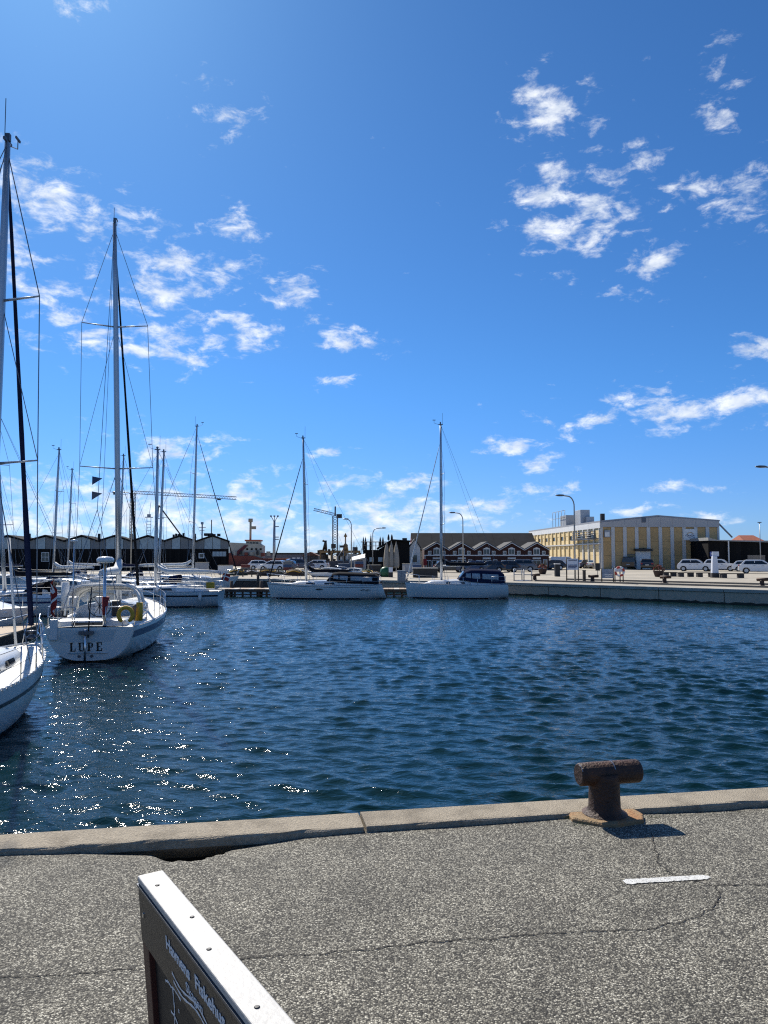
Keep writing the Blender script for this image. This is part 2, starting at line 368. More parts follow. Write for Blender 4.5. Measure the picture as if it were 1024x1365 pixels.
# ================================================================== WOODEN JETTY
J0, J1 = D(288, 790, 58.6), D(556, 790, 58.6)
jz = -.42
jt = thing('wooden_jetty', 'low wooden jetty on dark piles behind the two middle sailboats', 'jetty', (J0.x, 58.6, WATER))
LJ = J1.x-J0.x; h = jz-WATER
for i in range(int(LJ/.42)):
    MB().bb(i*.42, 0, h-.06, i*.42+.4, 1.9, h).build('plank', teak if i % 3 else M('pale_wood', (.5, .46, .4), .8, var=.2, scale=6), jt)
MB().bb(0, -.03, h-.24, LJ, .08, h-.065).build('edge_beam', wooddark, jt)
MB().bb(0, 1.8, h-.24, LJ, 1.92, h-.065).build('edge_beam', wooddark, jt)
MB().bb(0, -.02, h-.5, LJ, .07, h-.4).build('cross_beam', wooddark, jt)
for i in range(int(LJ/.62)):
    m = MB().tube([(i*.62+.2, .12, -.8), (i*.62+.2, .12, h-.07)], .085, 7); m.build('pile', wooddark, jt)
for i in range(int(LJ/2.4)):
    m = MB().tube([(i*2.4+.8, 1.95, -.8), (i*2.4+.8, 1.95, h+.55)], .13, 8); m.build('mooring_post', wooddark, jt)

# ================================================================== NEAR QUAY
QA = R(10.15); QO = Vector((-.235, 6.475, 0)); QU = Vector((math.cos(QA), math.sin(QA), 0)); QN = Vector((-math.sin(QA), math.cos(QA), 0))
CW = .37                                    # width of the coping; n = 0 is its water edge
def Q(s, n, z=0.): return QO+QU*s+QN*n+Vector((0, 0, z))
def toQ(p): d = Vector((p.x, p.y, 0))-QO; return d.dot(QU), d.dot(QN)
HS, HN = toQ(G(252, 1128))
def ground_z(s, n):
    m = -CW-n                               # distance from the coping
    z = .006*math.sin(s*1.3+n*.7)+.004*math.sin(s*3.1-n*2.2)
    sag = math.exp(-max(m, 0)/.13)*(.085*math.exp(-((s-HS)/.6)**2)+.006+.005*math.sin(s*2.7))
    u = ((s-HS)/.235)**2+((m-.02)/.225)**2 + .16*math.sin(s*31)+.1*math.sin(s*57+n*40)
    hole = .3/(1+math.exp((u-1)*9)) if u < 3 else 0
    return z-sag-hole
ss = spaced([(-60, -4, 4, .3), (-4, -2.2, .12, .02), (-2.2, -.6, .017, .02), (-.6, 4.4, .03, .06), (4.4, 62, .2, 4)])
ns = -CW+.03-spaced([(0, .45, .012, .02), (.45, 2.5, .035, .12), (2.5, 30, .3, 3)])
V = [tuple(Q(s, n, ground_z(s, n))) for n in ns for s in ss]; k = len(ss)
mb = MB(); mb.add(V, [(i*k+j, i*k+j+1, (i+1)*k+j+1, (i+1)*k+j) for i in range(len(ns)-1) for j in range(k-1)], True)
asph = bpy.data.materials.new('worn_asphalt'); asph.use_nodes = True; nt = asph.node_tree; p = nt.nodes['Principled BSDF']; p.inputs['Roughness'].default_value = .88
t = nt.nodes.new('ShaderNodeTexCoord')
def vor(scale, feat='F1', rnd=1.):
    v = nt.nodes.new('ShaderNodeTexVoronoi'); v.inputs['Scale'].default_value = scale; v.feature = feat; v.inputs['Randomness'].default_value = rnd
    nt.links.new(t.outputs['Object'], v.inputs['Vector']); return v
v1 = vor(104.); v2 = vor(150.)
sepc = nt.nodes.new('ShaderNodeSeparateColor'); nt.links.new(v1.outputs['Color'], sepc.inputs[0])
ramp = nt.nodes.new('ShaderNodeValToRGB'); nt.links.new(sepc.outputs[0], ramp.inputs[0])
cs = [(0, (.035, .032, .025)), (.22, (.075, .069, .054)), (.45, (.165, .152, .12)), (.7, (.28, .262, .207)), (.88, (.44, .415, .335)), (1, (.6, .57, .47))]
el_ = ramp.color_ramp.elements; el_[0].position, el_[0].color = cs[0][0], (*cs[0][1], 1); el_[1].position, el_[1].color = 1, (*cs[-1][1], 1)
for ps, c in cs[1:-1]: e = el_.new(ps); e.color = (*c, 1)
edge = nt.nodes.new('ShaderNodeMapRange'); nt.links.new(v1.outputs['Distance'], edge.inputs[0])
edge.inputs[1].default_value = .35; edge.inputs[2].default_value = .62; edge.inputs[3].default_value = 1; edge.inputs[4].default_value = .28
ml = nt.nodes.new('ShaderNodeMix'); ml.data_type = 'RGBA'; ml.blend_type = 'MULTIPLY'; ml.inputs['Factor'].default_value = 1
nt.links.new(ramp.outputs[0], ml.inputs['A']); nt.links.new(edge.outputs[0], ml.inputs['B'])
big = nt.nodes.new('ShaderNodeTexNoise'); big.inputs['Scale'].default_value = 1.7; big.inputs['Detail'].default_value = 8; big.inputs['Roughness'].default_value = .65
nt.links.new(t.outputs['Object'], big.inputs['Vector'])
bigr = nt.nodes.new('ShaderNodeMapRange'); nt.links.new(big.outputs['Fac'], bigr.inputs[0]); bigr.inputs[1].default_value = .3; bigr.inputs[2].default_value = .7; bigr.inputs[3].default_value = .68; bigr.inputs[4].default_value = 1.25
m2 = nt.nodes.new('ShaderNodeMix'); m2.data_type = 'RGBA'; m2.blend_type = 'MULTIPLY'; m2.inputs['Factor'].default_value = 1
nt.links.new(ml.outputs['Result'], m2.inputs['A']); nt.links.new(bigr.outputs[0], m2.inputs['B']); st_ = nt.nodes.new('ShaderNodeTexNoise'); st_.inputs['Scale'].default_value = .9; st_.inputs['Detail'].default_value = 5; st_.inputs['Roughness'].default_value = .6; st_.inputs['Distortion'].default_value = .6
nt.links.new(t.outputs['Object'], st_.inputs['Vector'])
sr_ = nt.nodes.new('ShaderNodeMapRange'); nt.links.new(st_.outputs['Fac'], sr_.inputs[0]); sr_.inputs[1].default_value = .56; sr_.inputs[2].default_value = .7; sr_.inputs[3].default_value = 1.04; sr_.inputs[4].default_value = .7
m3 = nt.nodes.new('ShaderNodeMix'); m3.data_type = 'RGBA'; m3.blend_type = 'MULTIPLY'; m3.inputs['Factor'].default_value = 1
nt.links.new(m2.outputs['Result'], m3.inputs['A']); nt.links.new(sr_.outputs[0], m3.inputs['B']); nt.links.new(m3.outputs['Result'], p.inputs['Base Color'])
bn = nt.nodes.new('ShaderNodeBump'); bn.inputs['Strength'].default_value = .8; bn.inputs['Distance'].default_value = .006; bn.invert = True
nt.links.new(v1.outputs['Distance'], bn.inputs['Height']); nt.links.new(bn.outputs[0], p.inputs['Normal'])
struct('quay_pavement', mb, asph)
soil = M('shade_dark_soil', (.02, .017, .013), .95, var=.4, scale=14, bump=.5, bscale=30)  # soil, with the shade of the hole under the coping in its colour
struct('pavement_bed', MB().add([Q(-60, .0, -.32), Q(62, .0, -.32), Q(62, -1.2, -.32), Q(-60, -1.2, -.32)], [(0, 1, 2, 3)]), soil)

# coping stones of the near quay
copem = M('coping_concrete', (.34, .29, .215), .9, var=.3, scale=45, bump=.9, bscale=90, dirt=(.14, .115, .08), dscale=3, damt=.7)
qw = thing('near_quay_edge', 'raised weathered concrete coping along the near quay edge', 'quay edge', tuple(Q(0, 0, 0)), QA)
joints = [-34.2, -26.4, -18.2, -12.2, -8.1, -4.12, .02, 4.05, 8.2, 12.1, 20, 28, 36, 44, 52]
for a0, b0 in zip(joints, joints[1:]):
    m = MB(); nseg = max(2, int((b0-a0)/.16)); rings = []
    tilt = random.uniform(-.004, .004)
    for i in range(nseg+1):
        s = a0+.011+(b0-a0-.022)*i/nseg
        j = [random.uniform(-.006, .006) for _ in range(6)]
        if random.random() < .12: j[0] += .012; j[2] += .02; j[1] -= .008
        zt = .04+tilt
        rings.append([(s, -CW+j[0], -.035+j[1]), (s, -CW+j[0], zt-.016+j[1]*.5), (s, -CW+.008+j[2], zt-.004+j[3]*.3), (s, -CW+.03, zt), (s, -.05, zt+.004), (s, -.018+j[4]*.5, zt-.006), (s, j[5]*.5, zt-.03), (s, 0, -.3)])
    m.loft(rings, True, True, False); m.build('coping_stone', copem, qw)
MB().bb(-60, -.16, -.305, 62, -.05, -.045).build('backing_soil', soil, qw)
MB().bb(-60, -1.1, WATER-.8, 62, -.04, -.31).build('wall_face', wallm, qw)

# cracks, paint, weeds
def ribbon(pts, w0, z=.004, jit=.010, step=.02):
    m = MB(); P = [Vector((p.x, p.y, 0)) for p in pts]; out = []
    for a, b in zip(P, P[1:]):
        n = max(1, int((b-a).length/step))
        out += [a.lerp(b, i/n) for i in range(n)]
    out.append(P[-1]); L = []; Rr = []; off = 0
    for i, q in enumerate(out):
        d = (out[min(i+1, len(out)-1)]-out[max(0, i-1)]).normalized(); nn = Vector((-d.y, d.x, 0))
        off = off*.82+random.uniform(-jit, jit)
        w = w0*random.uniform(.35, 1.3); c = q+nn*off
        for lst, sg in ((L, 1), (Rr, -1)):
            e = c+nn*sg*w/2; s, n = toQ(e); lst.append((e.x, e.y, ground_z(s, n)+z))
    k = len(L); m.add(L+Rr, [(i, i+1, k+i+1, k+i) for i in range(k-1)]); return m
crackm = M('crack_dirt', (.016, .014, .012), .95, var=.3, scale=20)
for pts in ([(-60, 1312), (0, 1305), (90, 1298), (185, 1291), (330, 1277), (470, 1266), (600, 1252), (720, 1246), (850, 1242), (915, 1228), (948, 1212), (962, 1192), (955, 1182)],
            [(868, 1112), (872, 1130), (876, 1150), (890, 1164), (920, 1174), (950, 1182), (1024, 1181), (1090, 1178)]):
    struct('pavement_crack', ribbon([G(*q) for q in pts], .0085), crackm)
paint = M('worn_line_paint', (.66, .66, .63), .7, var=.12, scale=30, bump=.5, bscale=160, dirt=(.25, .24, .22), dscale=60, damt=.7)
a, b = G(832, 1178), G(946, 1170)
m = MB(); d = (b-a).normalized(); nn = Vector((-d.y, d.x, 0)); L = []; Rr = []
for i in range(41):
    f = i/40; w = .033*(1 if .04 < f < .97 else .6); w += (.008 if f < .12 else 0)
    for lst, sg in ((L, 1), (Rr, -1)):
        e = a.lerp(b, f)+nn*sg*(w+random.uniform(-.004, .004)); s, n = toQ(e); lst.append((e.x, e.y, ground_z(s, n)+.005))
m.add(L+Rr, [(i, i+1, 41+i+1, 41+i) for i in range(40)])
nt = paint.node_tree; wv = nt.nodes.new('ShaderNodeTexNoise'); wv.inputs['Scale'].default_value = 55; wv.inputs['Detail'].default_value = 6; wv.inputs['Roughness'].default_value = .75
wt = nt.nodes.new('ShaderNodeTexCoord'); nt.links.new(wt.outputs['Object'], wv.inputs['Vector'])
wr_ = nt.nodes.new('ShaderNodeMapRange'); nt.links.new(wv.outputs['Fac'], wr_.inputs[0]); wr_.inputs[1].default_value = .36; wr_.inputs[2].default_value = .44
nt.links.new(wr_.outputs[0], nt.nodes['Principled BSDF'].inputs['Alpha'])
tag(m.build('painted_line', paint), 'short worn white painted line on the asphalt below the bollard', 'road marking')
weed = M('weed_green', (.09, .12, .03), .8, var=.4, scale=30)
m = MB()
def tuft(c, n, r, hgt):
    for _ in range(n):
        a_ = random.uniform(0, 2*PI); rr = r*random.random()**.5; x = c.x+rr*1.6*math.cos(a_); y = c.y+rr*math.sin(a_)*.5
        s, nq = toQ(Vector((x, y, 0)));
        z0 = ground_z(s, nq)-.004; l = hgt*random.uniform(.4, 1); b_ = random.uniform(0, 2*PI); w = .002
        dx, dy = math.cos(b_)*l*.6, math.sin(b_)*l*.6
        m.add([(x-w*math.sin(b_), y+w*math.cos(b_), z0), (x+w*math.sin(b_), y-w*math.cos(b_), z0), (x+dx, y+dy, z0+l)], [(0, 1, 2)])
for px, py, n, r, hh in ((372, 1104, 30, .06, .03), (482, 1101, 24, .035, .025), (764, 1092, 70, .05, .035), (775, 1101, 60, .06, .03), (900, 1086, 40, .12, .02), (960, 1080, 40, .12, .022), (1010, 1072, 120, .09, .05),
                         (888, 1164, 50, .05, .012), (876, 1146, 18, .03, .01), (660, 1090, 20, .1, .02), (870, 1090, 30, .04, .03)):
    tuft(G(px, py), n, r, hh)
m.build('weeds', weed, kind='stuff')

# ================================================================== BOLLARD
rust = M('rusty_iron', (.038, .019, .012), .6, .2, var=.4, scale=9, bump=.7, bscale=45, dirt=(.13, .05, .018), dscale=5, damt=.65)
rustbase = M('rust_stained_base', (.28, .19, .1), .9, var=.3, scale=8, bump=.8, bscale=60, dirt=(.3, .1, .02), dscale=3.5, damt=.8)
bc = D(806, 1080, 6.43); bc.z = 0
bo = thing('mooring_bollard', 'rusty T-shaped mooring bollard on a rust stained base', 'bollard', (bc.x, bc.y, 0), QA+R(2))
m = MB()
poly = [(-.34, -.05), (-.31, .12), (-.12, .24), (.2, .25), (.33, .1), (.34, -.08), (.26, -.22), (-.02, -.27), (-.14, -.24)]
poly = [(x*1.0, y) for x, y in poly]
rings = [[(x*f, y*f, z) for x, y in poly] for f, z in ((.95, -.08), (.93, .026), (.89, .04))]
m.loft(rings, True, True, False); m.build('base', rustbase, bo, bevel=.008)
m = MB().lathe([(.19, .03), (.185, .045), (.15, .058), (.132, .09), (.128, .2), (.126, .34), (.124, .38)], n=28); m.build('column', rust, bo)
m = MB(); rings = []
for x, r in ((-.235, .08), (-.222, .092), (-.1, .095), (.07, .095), (.3, .095), (.315, .089), (.322, .076)):
    rings.append([(x, r*math.cos(2*PI*j/28), .37+r*math.sin(2*PI*j/28)) for j in range(28)])
m.loft(rings, True, True, True); m.build('crossbar', rust, bo, bevel=.004)
scr = M('worn_bright_iron', (.5, .48, .46), .35, .9)
m = MB()
for x, r, w in ((.062, .0956, .004), (-.2285, .087, .004)):
    rings = [[(x+q, (r+.0005)*math.cos(j), .37+(r+.0005)*math.sin(j)) for j in np.linspace(R(62), R(150), 12)] for q in (-w, w)]
    m.loft(rings, False, False, True)
m.build('rub_mark', scr, bo)

# ================================================================== PAVEMENT SIGN
sg = thing('pavement_sign', 'black wooden pavement sign with pale top rail and white lettering', 'sign', (-.733, 2.287, 0), math.atan2(-.836, .549))
# local x runs along the board towards the camera, local -y is the lettered face; the board leans 5 degrees
ST = 1.25; LB = 1.0; TK = .076
tl = math.tan(R(5))
def SP(s, w, off=0.):                       # s along, w down from the top, off out of the face
    return (s, -off + w*tl, ST-w)
def slab(s0, s1, w0, w1, o0, o1):
    m = MB(); vs = [SP(s, w, o) for o in (o0, o1) for s, w in ((s0, w0), (s1, w0), (s1, w1), (s0, w1))]
    return m.add(vs, [(0, 1, 2, 3), (7, 6, 5, 4), (0, 4, 5, 1), (1, 5, 6, 2), (2, 6, 7, 3), (3, 7, 4, 0)])
railmat = M('pale_painted_rail', (.47, .46, .43), .5, var=.05, scale=14, bump=.1, bscale=60, dirt=(.48, .465, .43), dscale=9, damt=.3)
signblack = M('sign_black', (.013, .013, .014), .42, var=.2, scale=20, bump=.1, bscale=80)
signbrown = M('sign_red_brown', (.06, .014, .011), .5, var=.2, scale=12)
chalkb = M('chalkboard', (.006, .006, .007), .6, var=.3, scale=5)
lett = M('sign_lettering', (.78, .78, .78), .6, var=.05)
slab(0, LB, 0, .022, -TK, .0).build('top_rail', railmat, sg, bevel=.004)
slab(.002, LB-.002, .0225, .03, -TK+.004, .004).build('edge_strip', alud, sg)
slab(0, LB, .0305, .19, -TK+.01, 0).build('header_board', signblack, sg, bevel=.002)
slab(.001, .062, .1905, 1.12, -TK+.01, -.002).build('side_frame', signbrown, sg, bevel=.002)
slab(LB-.062, LB-.001, .1905, 1.12, -TK+.01, -.002).build('side_frame', signbrown, sg, bevel=.002)
slab(.0625, LB-.0625, .1905, 1.05, -.04, -.018).build('chalkboard', chalkb, sg)
slab(.0625, LB-.0625, 1.0505, 1.12, -TK+.01, -.002).build('bottom_frame', signbrown, sg)
for s in (.03, LB-.11):
    yb = 1.12*tl
    MB().bb(s, -.25+yb, .0, s+.08, .3+yb, .05).build('foot', wooddark, sg, bevel=.006)
    MB().bb(s+.015, yb+.002, .051, s+.065, yb+.06, .14).build('foot_bracket', wooddark, sg)
for s, q in ((.1, .03), (.52, .03), (.8, .032), (.34, .05)):
    c = SP(s, 0, -q); MB().lathe([(.0065, 0), (.0065, .0012), (.004, .0022)], (c[0], c[1], ST), 10).build('screw', M('screw_zinc', (.06, .06, .06), .5, .6), sg)
c = SP(.045, .1, .001); MB().box(c[0], c[1], c[2], .01, .004, .012).build('staple', steel, sg)
def face_text(body, size, s, w, name, shear=0, spacing=1., off=.0015, xs_=1., bold=0.):
    m = text_mb(body, size, .001, shear, spacing, bold)
    m.v = [SP(s+x*xs_, w-y, off+z) for x, y, z in m.v]
    m.build(name, lett, sg, fix=False)
face_text('Havnens', .0475, .262, .098, 'lettering', xs_=1.18, bold=.0011)
face_text('Fiskehus', .0475, .492, .094, 'lettering', xs_=1.22, bold=.0011)
face_text('Skagen', .036, .415, .139, 'lettering', xs_=1.25)
def stroke(pts, r, name, off):
    m = MB(); k = len(pts); L = []; Q_ = []
    for i, (s, w) in enumerate(pts):
        a, b = pts[max(0, i-1)], pts[min(k-1, i+1)]; dx, dy = b[0]-a[0], b[1]-a[1]; l = math.hypot(dx, dy) or 1
        rr = r*(.75+.25*math.sin(i*1.7+1))
        L.append(SP(s-dy/l*rr, w+dx/l*rr, off)); Q_.append(SP(s+dy/l*rr, w-dx/l*rr, off))
    m.add(L+Q_, [(i, i+1, k+i+1, k+i) for i in range(k-1)]); m.build(name, lett, sg, fix=False)
for dw in (0, .016):
    stroke([(s, .147+dw+.010*math.sin((s-.3)*24)) for s in np.linspace(.3+dw*.6, .80, 40)], .004, 'wave_emblem', .0015)
def chalk(pts): stroke([tuple(Vector(a).lerp(Vector(b), i/5)) for a, b in zip(pts, pts[1:]) for i in range(6)], .0042, 'chalk_stroke', -.0165)
chalk([(.165, .238), (.19, .228), (.215, .23), (.25, .222), (.3, .226)]); chalk([(.232, .23), (.236, .28), (.226, .34), (.232, .4), (.22, .45)])
chalk([(.2, .305), (.235, .302), (.27, .318)]); chalk([(.275, .262), (.276, .272)]); chalk([(.272, .36), (.27, .43)])
chalk([(.345, .27), (.35, .33), (.342, .4), (.345, .45)]); chalk([(.42, .3), (.43, .35), (.4, .38), (.44, .41)]); chalk([(.52, .31), (.5, .36), (.54, .38)])

# ================================================================== BOATS
vinyl = M('tent_vinyl', (.5, .53, .56), .15, var=.35, scale=3, alpha=.7)  # clear vinyl; the pale tone stands in for reflected sky
class Hull:
    def __init__(s, L, B, fs, fb, sf=.72, tb=.42, rb=.9, rs=-.1, zst=.03, dr=.42, full=.55):
        s.__dict__.update(L=L, B=B, fs=fs, fb=fb, sf=sf, tb=tb, rb=rb, rs=rs, zst=zst, dr=dr, full=full)
    def beam(s, t):
        if t < s.tb: return s.B/2*(s.sf+(1-s.sf)*math.sin(t/s.tb*PI/2))
        u = (t-s.tb)/(1-s.tb); return s.B/2*max(0., 1-u**2.15)**.92+.012
    def sheer(s, t): return s.fs+(s.fb-s.fs)*t*t-.05*math.sin(PI*t)
    def keel(s, t):
        if t < .5: return s.zst+(-s.dr-s.zst)*math.sin(t/.5*PI/2)
        return -s.dr*(1-((t-.5)/.5)**3)+.0
    def ex(s, t): return s.full+.75*t**3, 1.25-.1*t
    def x(s, t, z):
        zs = self_z = s.sheer(t); f = (zs-z)/max(.2, zs)
        return -s.L/2+s.L*t - s.rb*t**9*f - s.rs*(1-t)**9*f
    def pt(s, t, a, side=1, off=0.):
        e1, e2 = s.ex(t); zs, zk = s.sheer(t), s.keel(t)
        z = zs+(zk-zs)*math.sin(a)**e2; y = s.beam(t)*math.cos(a)**e1
        return (s.x(t, z), side*(y+off), z)
    def at_z(s, t, z, side=1, off=0.):
        e1, e2 = s.ex(t); zs, zk = s.sheer(t), s.keel(t)
        q = min(1., max(0., (zs-z)/(zs-zk))); a = math.asin(q**(1/e2)); return s.pt(t, a, side, off)
    def mesh(s, n=26, k=9):
        m = MB(); rings = []
        for i in range(n+1):
            t = i/n; t = 1-(1-t)**1.25
            A = [j/k*PI/2 for j in range(k+1)]
            rings.append([s.pt(t, a, 1) for a in A]+[s.pt(t, a, -1) for a in A[::-1][1:]])
        m.loft(rings, False, False, True)
        o = 0; c = len(rings[0]); m.f.append(tuple(range(c))); m.sm.append(False)
        return m
    def strip(s, f0, f1, off=.006, t0=0., t1=.995, n=30, sides=(1, -1)):
        m = MB()
        for sd in sides:
            r = [[s.at_z(t0+(t1-t0)*i/n, f(t0+(t1-t0)*i/n), sd, off) for f in (f0, f1)] for i in range(n+1)]
            m.loft(r, False, False, True)
        return m
    def deck(s, n=24, k=6, inset=.02):
        m = MB(); rings = []
        for i in range(n+1):
            t = i/n*.998; b = max(.004, s.beam(t)-inset); z = s.sheer(t)
            rings.append([(s.x(t, z)+(.01 if i == 0 else 0), b*(1-2*j/k), z-.012+.06*(1-(1-2*j/k)**2)*min(1, b)) for j in range(k+1)])
        return m.loft(rings, False, False, True)
def arch(w, h, n=12, p=.5, q=.62):
    o = []
    for j in range(n+1):
        a = PI*j/n; c, s_ = math.cos(a), math.sin(a)
        o.append((w*math.copysign(abs(c)**p, c), h*abs(s_)**q))
    return o
def canopy(stations, n=14, p=.45, q=.6):     # (x, w, z0, h)
    m = MB(); m.loft([[(x, y, z0+z) for y, z in arch(w, h, n, p, q)] for x, w, z0, h in stations], False, False, True); return m
def canopy_patch(st0, st1, a0, a1, off=.012, p=.45, q=.6, n=6, f0=.12, f1=.88):
    m = MB(); rr = []
    def pt(st, a):
        x, w, z0, h = st; c, s_ = math.cos(a), math.sin(a)
        return Vector((x, (w+off)*math.copysign(abs(c)**p, c), z0+(h+off)*abs(s_)**q))
    for i in range(2):
        f = (f0, f1)[i]; rr.append([tuple(pt(st0, a0+(a1-a0)*j/n).lerp(pt(st1, a0+(a1-a0)*j/n), f)) for j in range(n+1)])
    return m.loft(rr, False, False, True)
def fender(c, l=.55, r=.11):
    m = MB(); m.lathe([(.03, -l/2), (r*.7, -l/2+.05), (r, -l/2+.14), (r, l/2-.14), (r*.7, l/2-.05), (.03, l/2)], c, 9); return m
def flag_on(root, x, y, z, lean=-.3, name='ensign', s=1., droop=False):
    MB().tube([(x, y, z), (x+lean*s, y, z+1.05*s)], .014, 5).build('flag_staff', teak, root)
    m = MB(); w = MB(); top = Vector((x+lean*s, y, z+1.03*s)); bot = Vector((x+lean*.45*s, y, z+.5*s))
    N = 8
    def pf(u, v):     # u away from the staff, v down
        pnt = top.lerp(bot, v)
        if droop: return (pnt.x-.11*u*s+.03*math.sin(v*7), pnt.y+.09*math.sin(u*7+v*3)*s-.04*u, pnt.z-.42*u*s-.12*v*s)
        return (pnt.x-.55*u*s, pnt.y+.06*math.sin(u*6+v)*s, pnt.z-.16*u*u*s)
    fl = MB()
    for mbx, cells in ((m, None),):
        for i in range(N):
            for j in range(6):
                q = [pf(i/N, j/6), pf((i+1)/N, j/6), pf((i+1)/N, (j+1)/6), pf(i/N, (j+1)/6)]
                (w if (i == 2 or j == 2) else m).add(q, [(0, 1, 2, 3)])
    f = m.build(name, redm, root); w.build('white_cross', whitem, f)

def sailboat(label, loc, heading, H, mast_t, mast_h, o):
    """local +x is the bow, z = 0 the waterline"""
    g = o.get
    b = thing(g('name', 'sailboat'), label, 'sailboat', (loc[0], loc[1], WATER), heading, g('group', 'sailboats moored in the harbour'))
    L, B = H.L, H.B; hullm = g('hull', gel)
    H.mesh().build('hull', hullm, b)
    H.deck().build('deck', deckm, b)
    H.strip(lambda t: -.06, lambda t: .055+.02*t, .004).build('boot_stripe', g('boot', darkstripe), b)
    if g('stripe'):
        s0, s1 = g('stripe_z', (.17, .27)); t0 = g('stripe_t', 0.0)
        H.strip(lambda t: H.sheer(t)-s1, lambda t: H.sheer(t)-s0, .006, t0=t0).build('hull_stripe', g('stripe'), b)
    # toe rail
    m = MB()
    for sd in (1, -1):
        pts = [(H.x(i/20*.99, H.sheer(i/20*.99)), sd*max(.01, H.beam(i/20*.99)-.012), H.sheer(i/20*.99)+.02) for i in range(21)]
        m.tube(pts, .02, 4)
    m.build('toe_rail', g('toe', alu), b)
    # coachroof
    ct0, ct1 = g('cabin', (.34, .74)); ch = g('cabin_h', .38)
    rings = []
    for i in range(9):
        f = i/8; t = ct0+(ct1-ct0)*f; z = H.sheer(t)+.02; w = H.beam(t)*.66*(1-.12*f); h = ch*(1-.55*f**1.6) if i < 8 else .03
        if i == 8: w *= .9
        x = -L/2+L*t
        rings.append([(x, -w, z-.03), (x, -w*.93, z+h*.62), (x, -w*.8, z+h*.92), (x, -w*.4, z+h*1.04), (x, 0, z+h*1.08), (x, w*.4, z+h*1.04), (x, w*.8, z+h*.92), (x, w*.93, z+h*.62), (x, w, z-.03)])
    m = MB().loft(rings, True, True, True); m.build('coachroof', g('cabinm', gel), b)
    m = MB()
    for sd in (1, -1):
        for fa, fb_ in g('windows', ((.06, .3), (.36, .56), (.62, .76))):
            vs = []
            for f, wz in ((fa, .2), (fb_, .22), (fb_-.01, .55), (fa+.02, .57)):
                t = ct0+(ct1-ct0)*f; z = H.sheer(t)+.02; w = H.beam(t)*.66*(1-.12*f); h = ch*(1-.55*f**1.6)
                q = wz/.62; y = w*(1-.07*q)+.012
                vs.append((-L/2+L*t, sd*y, z-.03+(h*.62+.03)*q))
            m2 = MB().add(vs, [(0, 1, 2, 3)]); m2.build('cabin_window', glassd, b)
    # mast and rigging
    mx = -L/2+L*mast_t; mz = H.sheer(mast_t)+ch*.45; rk = g('rake', .25); hl = g('heel', 0.)
    def mp(f): return Vector((mx-rk*f, hl*f, mz+(mast_h-mz)*f))
    mr_ = g('mast_r', .075)
    n_ = 10; rings = []
    for f in (0, .3, .6, .85, 1):
        c = mp(f); r_ = mr_*(1 if f < .7 else 1-.35*(f-.7)/.3)
        rings.append([(c.x+1.35*r_*math.cos(2*PI*j/n_), c.y+r_*math.sin(2*PI*j/n_), c.z) for j in range(n_)])
    MB().loft(rings, True, True, True).build('mast', g('mastm', alu), b)
    top = mp(1)
    m = MB().box(top.x, top.y, top.z+.03, .34, .05, .06)
    m.tube([(top.x-.14, top.y, top.z), (top.x-.14, top.y, top.z+.9*g('ant', 1))], .009, 4)
    m.tube([(top.x+.12, top.y, top.z), (top.x+.5, top.y, top.z+.14), (top.x+.5, top.y, top.z+.34)], .011, 4)
    m.box(top.x+.5, top.y, top.z+.36, .22, .03, .05).box(top.x+.02, top.y, top.z+.13, .09, .09, .16)
    m.build('masthead_gear', alud, b)
    wr = g('wire', .008); sprs = g('spreaders', (.36, .68)); sw = g('spr_w', .36)
    m_ = []
    chain = {sd: Vector((mx-.12, sd*(H.beam(mast_t)-.1), H.sheer(mast_t))) for sd in (1, -1)}
    for sd in (1, -1):
        prev = chain[sd]; tips = []
        for f in sprs:
            c = mp(f); tip = Vector((c.x-.2, c.y+sd*B*sw*(1-.25*f), c.z+.05)); tips.append(tip)
            MB().tube([c, tip], [.03, .018], 6).build('spreader', g('mastm', alu), b)
        path = [chain[sd]]+tips+[mp(.985 if not g('frac') else .9)]
        MB().tube(path, wr, 4).build('shroud', wire, b)
        MB().tube([chain[sd]+Vector((-.3, 0, 0)), mp(sprs[0])], wr, 4).build('lower_shroud', wire, b)
        if len(sprs) > 1: MB().tube([tips[0], mp(sprs[1])], wr*.8, 4).build('diagonal_shroud', wire, b)
    bow = Vector((L/2-.1, 0, H.fb+.05)); ft = mp(g('stay_f', .97))
    MB().tube([bow, ft], wr, 4).build('forestay', wire, b)
    if g('furl'):
        fr = g('furl_r', .055); a0 = bow.lerp(ft, .03); k = 16
        pts = []; rs_ = []
        for i in range(k+1):
            f = i/k; pts.append(bow.lerp(ft, .035+.92*f)); rs_.append(fr*(1.0-.55*f)*random.uniform(.9, 1.1) if f < .97 else fr*.3)
        MB().tube(pts, rs_, 8).build('furled_sail', g('furl'), b)
        MB().lathe([(.03, 0), (.11, .02), (.11, .05), (.06, .08), (.06, .14), (.11, .16), (.11, .19), (.03, .2)], (bow.x-.03, 0, bow.z+.05), 10).build('furling_drum', alud, b)
    stern = Vector((-L/2+.1, 0, H.fs))
    bs = top.lerp(stern, .75)
    for sd in (1, -1):
        MB().tube([(bs.x, bs.y, bs.z), (stern.x, sd*H.beam(0)*.75, stern.z)], wr, 4).build('backstay', wire, b)
    MB().tube([top, bs], wr, 4).build('backstay', wire, b)
